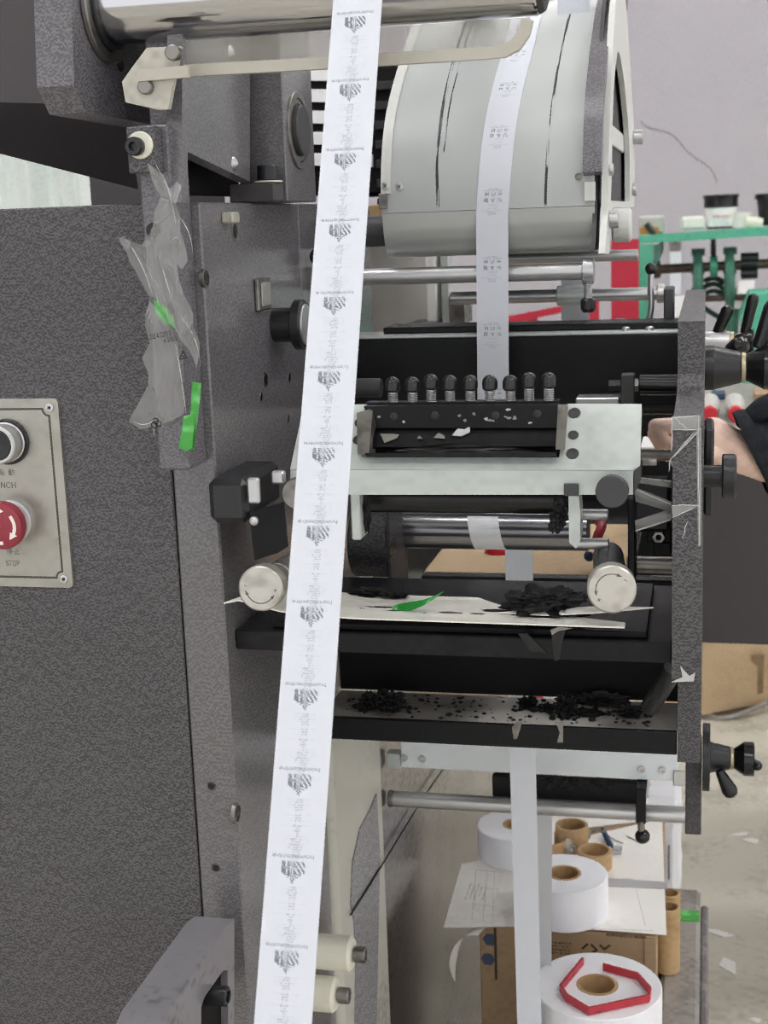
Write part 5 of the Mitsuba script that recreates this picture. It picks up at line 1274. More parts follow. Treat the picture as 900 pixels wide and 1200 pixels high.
gt2 = [(-0.3817, 1.012, 1.436), (-0.3749, 1.012, 1.4347), (-0.3797, 1.012, 1.4045), (-0.3846, 1.012, 1.3827), (-0.39, 1.012, 1.3847), (-0.3848, 1.012, 1.4105)]
tp = thing('green_tape', 'long strip of green tape on the lower end of the upright bar', 'tape')
part(tp, 'strip', crumple(gt2, 1.0115, 0.0012, 6, 50.0, 0.002), 'green_tape')
gt3 = [(-0.3889, 1.01, 1.4101), (-0.3798, 1.01, 1.4121), (-0.3837, 1.01, 1.3857), (-0.388, 1.01, 1.383), (-0.3948, 1.01, 1.3857)]
part(tp, 'flap', crumple(gt3, 1.0082, 0.0010, 8, 40.0, 0.002), 'green_tape', label='loose smooth flap of the tape')


# ------------------------------------------------------------------ cartons, reels and cores behind the press
ZP = 0.6
YBX = 1.765
bxn = thing('cardboard_box', 'brown cardboard box under the white sheets behind the press', 'box')
XB0 = -0.2984
XB1 = -0.0585
part(bxn, 'body', bx(XB0, XB1, YBX, 2.18, 0.0, ZP - 0.003, 0.002), 'cardboard')
part(bxn, 'flap_line', bx(-0.2781, -0.2746, YBX - 0.0008, YBX - 0.0001, 0.5146, ZP - 0.004, 0.0002), 'box_print')
part(bxn, 'edge_flap', bx(-0.0743, -0.0585, YBX - 0.003, YBX - 0.0003, 0.01, ZP - 0.006, 0.0008), 'cardboard')
pm = (-0.072, 1.765, 0.5977)
part(bxn, 'lettering', lettering('Made in Indonesia', 0.0052, (pm[0], YBX - 0.0001, pm[2]), -X, -Z, 0.0002, True, width=0.052).apply_translation([0, -0.0001, 0]), 'box_print', False)
ch = strokes([[(0, 0), (0.008, 0.008)], [(0.012, 0.008), (0.020, 0.0), (0.014, -0.004)], [(0.024, 0.008), (0.030, 0.002), (0.038, 0.009)]], 0.003)
part(bxn, 'mark', flat(ch, (-0.1577, YBX - 0.0001, 0.5715), X, Z, 0.0002), 'box_print', False)
part(bxn, 'mark', flat(fine_rows([0.034, 0.034, 0.03, 0.034], 0.005, 0.0032, 8, 0.0016), (-0.1889, YBX - 0.0001, 0.579), X, Z, 0.0002), 'box_print', False)
hexa = sg.Polygon([(0.010 * math.cos(a), 0.010 * math.sin(a)) for a in np.arange(6) * math.pi / 3])
for p in ((-0.2841, 1.765, 0.5748), (-0.2871, 1.765, 0.5449)):
    part(bxn, 'hexagon', flat(hexa, (p[0], YBX - 0.0001, p[2]), X, Z, 0.0002), 'blue_tool')
sh1 = [(-0.3438, 1.742, 0.6), (-0.3518, 1.9359, 0.6), (-0.2822, 1.9843, 0.6), (-0.0622, 2.1415, 0.6), (-0.0451, 1.7672, 0.6), (-0.137, 1.7669, 0.6), (-0.252, 1.7586, 0.6)]
k = solo('paper_sheet', zpr(sh1, ZP + 0.0, ZP + 0.0008), 'paper', 'large white paper sheet with a ruled form, lying on the cardboard box', 'paper')
fl1 = []
for a, b in (((-0.3271, 1.9195, 0.6), (-0.3092, 1.7692, 0.6)), ((-0.31, 1.9164, 0.6), (-0.2937, 1.7692, 0.6)), ((-0.2988, 1.9181, 0.6), (-0.2809, 1.7711, 0.6)), ((-0.3271, 1.9195, 0.6), (-0.2859, 1.9172, 0.6)), ((-0.321, 1.8651, 0.6), (-0.2845, 1.8626, 0.6)), ((-0.3151, 1.8134, 0.6), (-0.2831, 1.8107, 0.6)),
             ((-0.1478, 1.9128, 0.6), (-0.0971, 1.9259, 0.6)), ((-0.0971, 1.9259, 0.6), (-0.0742, 1.7886, 0.6)), ((-0.2062, 1.7657, 0.6), (-0.0611, 1.774, 0.6))):
    fl1.append(bx(min(a[0], b[0]) - 0.0004, max(a[0], b[0]) + 0.0004, min(a[1], b[1]) - 0.0004, max(a[1], b[1]) + 0.0004, ZP + 0.00085, ZP + 0.00095, 0.00001) if abs(a[0] - b[0]) < 0.002 or abs(a[1] - b[1]) < 0.002 else pipe([(a[0], a[1], ZP + 0.0008), (b[0], b[1], ZP + 0.0008)], 0.00035, 4))
for l_ in fl1:
    part(k, 'ruled_line', l_, 'print_grey', False)
part(k, 'form_text', flat(sa.rotate(fine_rows([0.05, 0.045, 0.05, 0.03, 0.045], 0.006, 0.0022, 12, 0.001), 90, origin=(0, 0)), (-0.3286, 1.8506, ZP + 0.0009), X, Y, 0.0001), 'print_grey', False)
sh2 = [(-0.31, 2.0899, 0.6), (-0.3077, 2.1753, 0.6), (-0.0869, 2.2235, 0.6), (-0.0636, 2.1446, 0.6), (-0.2393, 2.0676, 0.6)]
solo('paper_sheet', zpr(sh2, ZP - 0.002, ZP - 0.0005), 'paper', 'white paper sheet further back under the cores, behind the ruled sheet', 'paper')
cl = np.array([(-0.2917, 1.755, 0.5936), (-0.311, 1.75, 0.5908), (-0.3248, 1.745, 0.577), (-0.3326, 1.745, 0.5507), (-0.332, 1.75, 0.5157)])
from scipy.interpolate import CubicSpline as CS
cs = CS(np.arange(5), cl)(np.linspace(0, 4, 24))
cwd = np.array([0.3, 0.95, 0.0]) * np.interp(np.linspace(0, 4, 24), [0, 3, 4], [0.016, 0.012, 0.001])[:, None]
solo('paper_strip', sheet(cs - cwd, cs + cwd, 0.0004), 'paper', 'curled white paper strip hanging under the corner of the ruled sheet', 'paper', None, True)


def reel(name, label, c, R, h, hole, group=None, m='reel_white'):
    """a reel of white tape standing flat, top centre c"""
    k = thing(name, label, 'reel', group)
    c = np.asarray(c, float)
    part(k, 'tape', tube(c - Z * h, c, R, hole * 1.22, 72, 0.0015), m)
    part(k, 'core', tube(c - Z * h, c + Z * 0.0006, hole * 1.215, hole, 48, 0.0006), 'core_card')
    return k


reel('tape_reel', 'white tape reel on the ruled sheet behind the hanging ribbon, its core in view', (-0.1853, 1.8084, 0.66), 0.060, 0.0588, 0.0195)
reel('tape_reel', 'white tape reel at the back, mostly hidden behind the hanging ribbon', (-0.2754, 1.9794, 0.65), 0.058, 0.0488, 0.016)
ZRL3 = 0.6045
big = reel('tape_reel', 'big white tape reel at the bottom with a bent red strap on it', (-0.126, 1.62, 0.6045), 0.080, 0.070, 0.0215)
solo('cardboard_box', bx(-0.1745, -0.0586, 1.52, 1.745, 0.0, ZRL3 - 0.0705, 0.002), 'cardboard', 'cardboard box standing under the big white reel at the lower edge', 'box')
zr = ZRL3 + 0.0012
stp = [(-0.1478, 1.6646, 0.6045), (-0.1693, 1.5949, 0.6045), (-0.16, 1.5746, 0.6045), (-0.1309, 1.5487, 0.6045), (-0.0616, 1.5887, 0.6045), (-0.0603, 1.6065, 0.6045), (-0.0773, 1.638, 0.6045), (-0.121, 1.654, 0.6045)]
line_ = sg.LineString([(q[0], q[1]) for q in stp]).buffer(0.0016, cap_style=2, join_style=1)
solo('red_strap', prism(line_, 'z', zr, zr + 0.0095), 'red_strap', 'bent red strap lying on the big white reel', 'strap')
for c, R, h, lb in (((-0.1938, 2.0134, 0.64), 0.0250, 0.0388, 'taller brown cardboard core standing at the back of the white sheets'),
                    ((-0.1546, 1.9549, 0.628), 0.0255, 0.0268, 'short brown cardboard core in front of the taller one'),
                    ((-0.2196, 1.9854, 0.626), 0.0200, 0.0248, 'brown cardboard core half hidden behind the hanging ribbons')):
    k = thing('cardboard_core', lb, 'cardboard tube')
    part(k, 'tube', tube(np.asarray(c) - Z * h, c, R, R * 0.80, 48, 0.001), 'core_card')
# bits on the sheet
solo('plastic_scrap', lump((-0.1993, 1.9873, 0.614), (0.012, 0.010, 0.011), 31, 1.0, 0.7, 3.0, 3), 'frosted_tab', 'crumpled clear and green plastic scrap beside the short core', 'plastic scrap', None, True)
tl = thing('hand_clip', 'blue and steel spring clip lying right of the short core', 'clip')
a, b = (-0.1511, 2.0632, 0.612), (-0.1316, 2.0054, 0.606)
part(tl, 'lever', hull([np.array(a) + o for o in ([-.004, 0, 0], [.004, 0, 0], [0, 0, .004])] + [np.array(b) + o for o in ([-.006, 0, 0], [.006, 0, 0], [0, 0, .004], [0, 0, -.003])]), 'blue_tool')
q = (-0.1279, 2.0077, 0.601)
part(tl, 'jaw', bx(q[0] - 0.010, q[0] + 0.010, q[1] - 0.008, q[1] + 0.008, ZP + 0.0009, ZP + 0.009), 'steel')
part(tl, 'ring', pipe(np.array([(-0.168, 2.012, 0.62), (-0.1608, 2.0364, 0.622), (-0.1501, 2.0503, 0.615), (-0.1414, 2.036, 0.608)]), 0.0022, 8, 5), 'steel_dull')
solo('metal_ruler', zpr([(-0.1385, 1.9197, 0.6), (-0.0493, 1.9194, 0.6), (-0.0464, 1.8985, 0.6), (-0.1366, 1.8929, 0.6)], ZP + 0.001, ZP + 0.002), 'steel', 'steel ruler lying across the white sheets beside the white reel', 'ruler')
for lb, pts_ in zip(('greenish curled offcut on the white sheet, nearer the blue clip', 'greenish curled offcut on the white sheet, right under the black ball'), ([(-0.1456, 2.0788, 0.601), (-0.1318, 2.0483, 0.603), (-0.1184, 2.0422, 0.601)], [(-0.1146, 2.0675, 0.601), (-0.0995, 2.052, 0.602), (-0.09, 2.0433, 0.601)])):
    solo('cut_strip', pipe(pts_, 0.0008, 5, 4), 'cable_green', lb, 'offcut', 'thin offcuts on the white sheet')
# wrapped stack on the right with cores and a green tape
ZW = 0.5
XW1 = -0.0013
ws = thing('wrapped_stack', 'grey film-wrapped stack standing right of the cardboard box', 'wrapped stack')
YWB2 = 2.1105
part(ws, 'body', bx(XB1 + 0.004, XW1, 1.25, YWB2, 0.0, ZW, 0.006), 'wrap_grey')
part(ws, 'side_film', bx(XW1 + 0.0003, XW1 + 0.012, 1.26, YWB2 - 0.03, 0.0, ZW - 0.012, 0.004), 'wrap_dark')
tz = ZW + 0.0005
solo('green_tape', zpr([(-0.0405, 2.0318, 0.5), (-0.0035, 2.0348, 0.5), (-0.002, 1.9998, 0.5), (-0.0372, 1.9997, 0.5)], ZW + 0.0004, ZW + 0.001), 'green_tape', 'green tape strip across the top of the grey wrapped stack', 'tape')
for c, R, h, lb in (((-0.0452, 1.8535, 0.598), 0.0165, 0.0975, 'tall tan cardboard core standing on the wrapped stack'), ((-0.0445, 1.9208, 0.585), 0.0150, 0.0845, 'tan cardboard core behind the tall one, under the end of the ruler')):
    k = thing('cardboard_core', lb, 'cardboard tube')
    part(k, 'tube', tube(np.asarray(c) - Z * h, c, R, R * 0.80, 44, 0.001), 'core_card')
# white bag behind the sheets
wbg = thing('white_bag', 'white plastic bag standing behind the sheets, left of the floor', 'bag')
YBG = 2.3
m_ = bx(-0.1013, -0.0363, YBG, YBG + 0.10, 0.0, 0.567, 0.012)
m_ = m_.subdivide_to_size(0.02)
v_ = np.array(m_.vertices); v_ += (meshkit.fbm(v_ * 22, 3, 4) - 0.5)[:, None] * 0.012 * np.array([1, 1, 0]); m_.vertices = v_
part(wbg, 'body', m_, 'reel_white', True)
part(wbg, 'print_line', bx(-0.0563, -0.0535, YBG - 0.0095, YBG - 0.008, 0.4229, 0.4861, 0.0003), 'print_dark')
# scraps on the floor
for p, sx, sy, r_, lb in (((0.0373, 2.9082, 0.002), 0.035, 0.014, -20, 'pointed white paper scrap on the floor, nearest the green tape'), ((0.0555, 2.7726, 0.002), 0.018, 0.040, 10, 'white paper scrap on the floor, the lowest one at the right'), ((0.1195, 3.3915, 0.002), 0.020, 0.020, 0, 'small white scrap far back on the floor under the lower clamp'),
                          ((0.0911, 3.4227, 0.002), 0.03, 0.012, 30, 'thin pale scrap far back on the floor beside the small one'), ((0.1046, 2.5725, 0.002), 0.012, 0.010, 0, 'tiny pale scrap on the floor at the lower right corner')):
    g_ = sa.translate(sa.rotate(sg.Polygon([(-sx, 0), (-sx * .2, sy * .8), (sx, sy * .3), (sx * .5, -sy)]), r_, origin=(0, 0)), p[0], p[1])
    solo('paper_scrap', prism(g_, 'z', 0.0005, 0.0025), 'paper', lb, 'paper scrap')
# far cardboard box on the floor
YFB = 4.24
fb = thing('cardboard_box', 'pale cardboard box wrapped in film on the floor behind the right plate', 'box')
part(fb, 'body', hull([(-0.1195, 4.4, 0.2529), (-0.0027, 4.22, 0.3092), (0.2954, 4.36, 0.2768), (0.31, 4.5, 0.0075), (-0.0001, 4.24, 0.021), (-0.1189, 4.42, -0.0316), (0.3089, 4.56, 0.2184), (0.3145, 4.57, -0.0018), (-0.1238, 4.56, 0.2058), (-0.1227, 4.56, -0.0697)]), 'cardboard_pale')
part(fb, 'tape', hull([(0.144, 4.29, 0.2029), (0.1819, 4.29, 0.2069), (0.182, 4.36, 0.0591), (0.1459, 4.36, 0.0464), (0.1438, 4.285, 0.2045), (0.1817, 4.285, 0.2085)]), 'cardboard')
part(fb, 'film', cat(pipe([(-0.0235, 4.28, 0.0056), (0.067, 4.26, 0.0057), (0.1446, 4.3, 0.0226), (0.2109, 4.36, 0.0322)], 0.008, 8, 4), pipe([(-0.0237, 4.28, 0.028), (0.0283, 4.26, 0.0095), (0.0929, 4.28, 0.0107)], 0.006, 8, 4)), 'wrap_grey')
# thin cord hanging across the side panel
solo('thin_cord', pipe([(-0.379, 2, 0.7364), (-0.38, 1.7699, 0.7631), (-0.381, 1.5498, 0.7802), (-0.381, 1.3974, 0.7948)], 0.0012, 8, 4), 'black_plastic', 'thin dark cord running slanting down the stainless side panel', 'cord')
# cardboard and odds and ends seen under the rollers
cb = thing('corrugated_board', 'brown corrugated board lying behind the polished roller', 'cardboard')
YCB = 1.62
ZCB = 1.1342
part(cb, 'sheet', bx(-0.3308, -0.0883, YCB, 1.90, ZCB - 0.004, ZCB, 0.0008), 'cardboard_pale')
n_ = 60
xs_ = np.linspace(-0.3308, -0.0883, n_)
part(cb, 'fluting', pipe(np.c_[xs_, np.full(n_, YCB - 0.0012), ZCB - 0.0022 + 0.0014 * np.sin(np.arange(n_) * 2.2)], 0.0011, 6), 'cardboard')
solo('red_lid', lump((-0.2558, 1.72, 1.1323), (0.016, 0.014, 0.016), 51, 1.0, 0.25, 2.0, 3), 'red_cap', 'red round cap on the corrugated board behind the white ribbon', 'cap', None, True)
solo('twisted_rope', pipe([(-0.1257, 1.66, 1.1909), (-0.1212, 1.64, 1.1828), (-0.1236, 1.63, 1.1717), (-0.1206, 1.63, 1.1583), (-0.1257, 1.63, 1.1509)], 0.006, 10, 5), 'red_strap', 'twisted dark red cord hanging right of the polished roller', 'cord', None, True)
solo('blue_bead', lump((-0.1345, 1.64, 1.1515), (0.006, 0.006, 0.006), 52, 1.0, 0.3, 2.0, 2), 'blue_tool', 'small dark blue lump under the red cord', 'lump', None, True)
bkp = solo('void_backing', bx(-0.4512, -0.0334, 2.12, 2.14, 1.0054, 1.264), 'black_matte', 'added black backing sheet for the dark void behind the ink fountain and rollers', 'cover')  # sheet added to keep the void behind the unit dark
stn = thing('rear_stand', 'dark rear stand carrying the corrugated board', 'stand')
part(stn, 'shelf', bx(-0.3367 + 0.0, -0.0834, YCB + 0.02, 2.1, ZCB - 0.012, ZCB - 0.0045, 0.001), 'black_paint')
part(stn, 'front', bx(-0.3367, -0.0834, YCB + 0.03, YCB + 0.04, 0.998, ZCB - 0.0125, 0.001), 'black_matte')

# ------------------------------------------------------------------ right background
# dark control cabinet with bottles on it
YDC = 2.75
dc = thing('control_cabinet', 'wide dark grey machine cabinet behind the hand, above the pale box', 'cabinet')
ZDC0 = 0.7082
ZDC1 = 1.1219
part(dc, 'body', bx(-0.0593, 0.9, YDC, YDC + 0.7, ZDC0, ZDC1, 0.004), 'hammer_arm')
part(dc, 'top_sheet', bx(-0.224, 0.9, YDC - 0.005, YDC + 0.7, ZDC1 + 0.0005, ZDC1 + 0.02, 0.004), 'panel_steel')
for lx in (0.55, 0.84):
    part(dc, 'leg', bx(lx, lx + 0.05, YDC + 0.5, YDC + 0.56, 0.0, ZDC0 - 0.0005), 'black_paint')
for p, lb in (((0.0071, 2.82, 1.162), 'red-capped bottle on the cabinet, just right of the side plate'), ((0.056, 2.82, 1.1566), 'red-capped bottle on the cabinet, above the fist and nearer the sleeve')):
    k = thing('bottle', lb, 'bottle')
    z_ = ZDC1 + 0.0205
    part(k, 'cap', lathe((p[0], 2.80, z_ + 0.016), (p[0], 2.825, z_ + 0.016), [(0, 0.008), (0, 0.0125), (0.002, 0.0145), (0.022, 0.0145), (0.025, 0.014)], 32), 'red_cap')
    part(k, 'body', lathe((p[0], 2.826, z_ + 0.020), (p[0], 2.95, z_ + 0.020), [(0, 0.011), (0.012, 0.012), (0.03, 0.0195), (0.12, 0.0195), (0.124, 0.016)], 32), 'clear_plastic')
solo('carton', bx(0.1005, 0.1815, 3.1, 3.2, ZDC1 + 0.0205, 1.1596), 'cardboard', 'small brown carton on the cabinet above the sleeve', 'box')
for p0, p1, y_, m_, lb in (((-0.1216, 2.9, 1.1254), (-0.0806, 2.9, 1.1585), 2.9, 'white_paint', 'white packet on the cabinet behind the right plate'), ((0.0097, 3.15, 1.1241), (0.0405, 3.15, 1.1389), 3.15, 'blue_tool', 'small blue packet on the cabinet above the bottle caps')):
    solo('packet', bx(p0[0], p1[0], y_, y_ + 0.05, ZDC1 + 0.0205, max(p1[2], ZDC1 + 0.035), 0.003), m_, lb, 'packet')
# mint green machine bench
YG = 4.8
bn = thing('green_bench', 'mint green steel frame with a shelf, standing before the back wall', 'bench')
part(bn, 'shelf', hull([(-0.2241, 4.8, 1.4747), (0.477, 4.8, 1.4994), (0.4779, 4.8, 1.47), (-0.2241, 4.8, 1.447), (-0.2452, 5.25, 1.4646), (0.5219, 5.25, 1.4888), (-0.2452, 5.25, 1.4404)]), 'mint')
part(bn, 'post', bx(-0.2213, -0.1768, YG + 0.002, YG + 0.05, 0.0, 1.4435), 'mint')
part(bn, 'gusset', ypr([(-0.1743, 4.8, 1.4427), (-0.1467, 4.8, 1.4446), (-0.1521, 4.8, 1.406), (-0.1741, 4.8, 1.3567)], YG + 0.01, YG + 0.02), 'mint_dark')
part(bn, 'rear_post', bx(0.75, 0.80, YG + 0.3, YG + 0.35, 0.0, 1.47), 'mint')
sp = thing('shaft_wheels', 'rusty shaft carrying two green wheels under the green shelf', 'machine part')
YS = 4.95
part(sp, 'shaft', cyl((-0.1795, 4.95, 1.3564), (0.469, 4.95, 1.3715), 0.016, 20), 'rust_steel')
part(sp, 'flange', cyl((-0.1795, 4.95, 1.3564), (-0.1567, 4.95, 1.3569), 0.030, 20), 'rust_steel')
axd = np.array((0.469, 4.95, 1.3715)) - np.array((-0.1795, 4.95, 1.3564)); axd /= np.linalg.norm(axd)
for c, R in (((-0.0314, 4.93, 1.316), 0.100), ((0.0723, 4.93, 1.3133), 0.105)):
    c = np.array(c)
    k = part(sp, 'wheel', lathe(c - axd * 0.018, c + axd * 0.018, [(0, R * 0.3), (0.003, R * 0.82), (0.006, R * 0.94), (0.018, R), (0.030, R * 0.94), (0.033, R * 0.82), (0.036, R * 0.3)], 40), 'mint_dark')
    part(k, 'lug', cat(*[bx(c[0] - 0.022, c[0] + 0.022, c[1] - 0.02, c[1] + 0.0, c[2] + R * z_ - 0.012, c[2] + R * z_ + 0.012) for z_ in (0.95, 0.35, -0.35)]), 'cable_green')
part(sp, 'hub', cyl((0.0075, 4.95, 1.3596), (0.0328, 4.95, 1.3601), 0.036, 16), 'mint')
part(sp, 'hanger', cyl((0.0177, 4.95, 1.4584), (0.0184, 4.95, 1.3877), 0.009, 12), 'black_plastic')
part(sp, 'black_roller', cat(cyl((0.1078, 4.95, 1.3851), (0.166, 4.95, 1.3861), 0.018, 16), cyl((0.1081, 4.95, 1.3653), (0.1608, 4.95, 1.3666), 0.020, 16), cyl((0.1086, 4.95, 1.3341), (0.1641, 4.95, 1.3354), 0.018, 16)), 'black_plastic')
part(sp, 'lower_rod', cyl((-0.0707, 4.95, 1.2529), (0.4722, 4.95, 1.2626), 0.011, 16), 'rust_steel')
part(sp, 'stem', cyl((-0.0364, 4.95, 1.2204), (-0.0358, 4.95, 1.1568), 0.016, 14), 'black_plastic')
part(sp, 'strut', cyl((0.085, 4.95, 1.2177), (0.0808, 4.95, 1.1141), 0.022, 14), 'mint_dark')
part(sp, 'plinth', bx(-0.0616, -0.0048, YS - 0.02, YS + 0.03, 1.1452, 1.1857), 'white_paint')
coil = [[(-0.012, 5.05, 1.3069), (0.0224, 5.05, 1.3176), (0.057, 5.05, 1.2992)], [(-0.0118, 5.05, 1.2864), (0.0255, 5.05, 1.2972), (0.0573, 5.05, 1.2759)], [(-0.0144, 5.05, 1.2602), (0.0258, 5.05, 1.2738), (0.0576, 5.05, 1.2526)], [(-0.014, 5.05, 1.2191), (0.0209, 5.05, 1.1948), (0.0527, 5.05, 1.1765)]]
part(sp, 'hose_coil', cat(*[pipe(np.array(q_), 0.009, 8, 4) for q_ in coil]), 'cable_green')
gm = thing('green_machine', 'mint green machine casting at the right edge behind the clamps', 'machine')
gmo = [(0.1028, 4.6, 1.214), (0.1329, 4.6, 1.2851), (0.4386, 4.6, 1.2907), (0.448, 4.6, 0.9735), (0.1059, 4.6, 1.0039), (0.1178, 4.6, 1.085)]
part(gm, 'casting', ypr(gmo, 4.6, 4.9, 0.01), 'mint')
part(gm, 'column', bx(0.1389, 0.75, 4.65, 4.85, 0.0, 0.9952), 'mint_dark')
part(gm, 'boss', cyl((0.1766, 4.6, 1.1512), (0.1736, 4.52, 1.1581), 0.03, 20), 'panel_steel')
# jars on the shelf
jar = thing('ink_jar', 'white labelled ink jar with a black lid on the green shelf', 'jar')
YJ2 = 4.95
a, b, c, d_ = (0.0425, 4.95, 1.4857), (0.0416, 4.95, 1.5614), (0.0412, 4.95, 1.5948), (0.0417, 4.95, 1.5558)
part(jar, 'body', lathe(a, b, [(0, 0.044), (0.002, 0.0465), (a and 0.078, 0.050)], 44), 'lid_black')
Lb = float(np.linalg.norm(np.array(b) - a))
part(jar, 'label', lathe(np.array(a) + (np.array(b) - a) * 0.10, np.array(a) + (np.array(b) - a) * 0.97, [(0, 0.0488), (Lb * 0.87, 0.0510)], 44), 'label_white')
part(jar, 'lid', lathe(np.array(b) - Z * 0.006, c, [(0, 0.0535), (0.002, 0.056), (0.028, 0.056), (0.034, 0.059), (0.040, 0.059), (0.042, 0.052), (0.043, 1e-5)], 44), 'lid_black')


for i, wd in enumerate((0.068, 0.052, 0.044, 0.052, 0.060)):
    g_ = sa.scale(fine_rows([wd / 3], 0.01, 0.0022, 33 + i, 0.0007), 3, 3 if i == 0 else 1.6, origin=(0, 0))
    t_ = flat(g_, (0, 0, 0), X, Y, 0.0006).subdivide_to_size(0.006)
    v_ = np.array(t_.vertices)
    an = v_[:, 0] / 0.0515
    t_.vertices = np.c_[a[0] + (0.0508 + v_[:, 2]) * np.sin(an), a[1] - (0.0508 + v_[:, 2]) * np.cos(an), 1.5253 + 0.004 - i * 0.0085 + v_[:, 1]]
    part(jar, 'label_text', t_, 'label_red' if i == 0 else 'print_grey', False)
bk = thing('black_bucket', 'black bucket on the green shelf, cut by the right edge of the photo', 'bucket')
a = (0.2082, 4.95, 1.4912)
part(bk, 'body', lathe(a, np.array(a) + Z * 0.10, [(0, 0.042), (0.09, 0.052), (0.10, 0.052)], 40), 'lid_black')
part(bk, 'rim', lathe(np.array(a) + Z * 0.085, np.array(a) + Z * 0.104, [(0, 0.056), (0.002, 0.058), (0.016, 0.058), (0.019, 0.05), (0.019, 1e-5)], 40), 'lid_black')
a, b = (-0.0883, 4.9, 1.4881), (-0.0109, 4.9, 1.5299)
solo('white_block', bx(a[0], b[0], 4.9, 4.98, a[2] - 0.002, b[2], 0.008), 'card_white', 'white block on the green shelf left of the ink jar', 'block')
a = (0.1194, 4.92, 1.489)
solo('white_cup', hull(np.vstack([np.array([[math.cos(q) * 0.030, math.sin(q) * 0.03, 0] for q in np.linspace(0, 6.28, 20)]) + np.array(a) - X * 0.012, np.array([[math.cos(q) * 0.03, math.sin(q) * 0.03, 0.048] for q in np.linspace(0, 6.28, 20)]) + np.array(a) - X * 0.006])), 'card_white', 'white cup on the green shelf right of the ink jar', 'cup')
a = (0.151, 4.88, 1.4967)
solo('white_cup', lathe(np.array(a) - X * 0.03 + Z * 0.006, np.array(a) + X * 0.026 + Z * 0.001, [(0, 0.020), (0.03, 0.022), (0.054, 0.018)], 24), 'nylon', 'cream cup lying on its side between the white cup and the bucket', 'cup')
pc = thing('plastic_tub', 'translucent tub with amber liquid at the left end of the green shelf', 'tub')
a, b = (-0.2335, 5, 1.4744), (-0.1446, 5, 1.5372)
part(pc, 'tub', bx(a[0], b[0], 5.0, 5.1, a[2], b[2], 0.008), 'clear_plastic')
part(pc, 'amber', bx(a[0] + 0.004, b[0] - 0.02, 4.996, 4.9995, a[2], a[2] + 0.024, 0.001), 'amber')
part(pc, 'brush', cyl((-0.2067, 4.98, 1.511), (-0.1752, 4.98, 1.47), 0.010, 10), 'black_plastic')
hk = solo('hanging_hook', pipe([(-0.1554, 4.9, 1.4594), (-0.1609, 4.9, 1.4032), (-0.1827, 4.88, 1.3706), (-0.1931, 4.86, 1.3491)], 0.008, 8, 4), 'rust_steel', 'dark hook hanging beside the green post', 'hook')
# posters on the wall and red parts
YWL = 6.98
for p0, p1, m_, lb in (((-0.1774, 6.98, 1.4196), (-0.1292, 6.98, 1.3619), 'steel_dull', 'grey upper plate on the back wall left of the wheels'), ((-0.1771, 6.98, 1.3594), (-0.1239, 6.98, 1.156), 'beam_white', 'pale blue-grey strip on the back wall below the grey plate'), ((-0.1681, 6.98, 1.1489), (-0.1031, 6.98, 1.0456), 'white_paint', 'small white notice on the back wall under the strip'), ((0.1418, 6.98, 1.2098), (0.2179, 6.98, 1.1196), 'white_paint', 'white notice on the back wall behind the right wheel')):
    solo('wall_notice', bx(p0[0], p1[0], YWL, 6.999, p1[2], p0[2], 0.002), m_, lb, 'notice')
a, b = (-0.3004, 4.6, 1.4167), (-0.2147, 4.6, 1.1717)
solo('red_board', bx(a[0], b[0], 4.6, 4.66, 0.0, a[2] + 0.05), 'red_paint', 'tall red board left of the green post', 'board')
rs = thing('red_stand', 'red steel stand with a slanting arm seen between the rods', 'stand')
YRS = 4.3
part(rs, 'arm', hull([(-0.6113, 4.3, 1.2507), (-0.424, 4.3, 1.2826), (-0.4242, 4.3, 1.2621), (-0.6118, 4.3, 1.2248), (-0.6184, 4.35, 1.2472), (-0.429, 4.35, 1.2795), (-0.4292, 4.35, 1.2588), (-0.6189, 4.35, 1.221)]), 'red_paint')
part(rs, 'post', bx(-0.5359, -0.5073, YRS + 0.01, YRS + 0.05, 0.0, 1.2643), 'red_paint')
part(rs, 'post', bx(-0.3477, -0.3197, YRS + 0.01, YRS + 0.05, 0.0, 1.2958), 'red_paint')
part(rs, 'foot', bx(-0.6065, -0.4762, YRS + 0.01, YRS + 0.05, 1.2345 - 0.03, 1.2345), 'mint_dark')
# pale sheet hanging far left
wsn = thing('white_curtain', 'pale translucent sheet hanging behind the press at the far left', 'curtain')
YCU = 3.2
xa, xb = -1.7541, -1.4172
xs_ = np.linspace(xa, xb, 80)
ys_ = YCU + 0.02 * np.sin(xs_ * 40) + 0.012 * np.sin(xs_ * 93 + 1)
V_ = np.vstack([np.c_[xs_, ys_, np.full(80, z_)] for z_ in (0.02, 2.4)])
i_ = np.arange(79)
scene[wsn] = mikit.ply((np.vstack([V_, V_ + [0, 0.003, 0]]), np.vstack([np.c_[i_, i_ + 1, i_ + 81, i_ + 80], np.c_[i_ + 160, i_ + 240, i_ + 241, i_ + 161]])), 'curtain_white', smooth=True)
# hairline on the back wall
solo('wall_crack', pipe([(-0.3188, 6.995, 1.9748), (-0.2473, 6.995, 1.9284), (-0.1801, 6.995, 1.9095), (-0.0968, 6.995, 1.8198), (-0.0415, 6.995, 1.7783), (0.0379, 6.995, 1.677)], 0.0011, 5, 3), 'rust_steel', 'thin hairline crack running down the back wall right of the guard', 'crack')

# ------------------------------------------------------------------ the person at the right
M = m3.Manifold


def bone(a, b, r0, r1):
    s = [M.sphere(1.0, 20).scale((r, r, r) if np.isscalar(r) else tuple(r)).translate(tuple(map(float, p))) for p, r in ((a, r0), (b, r1))]
    return M.batch_hull(s)


def blob(pts):
    return M.batch_hull([M.sphere(float(r), 20).translate(tuple(map(float, p))) for p, r in pts])


def to_tm(m):
    q = m.to_mesh()
    return trimesh.Trimesh(q.vert_properties[:, :3], q.tri_verts)


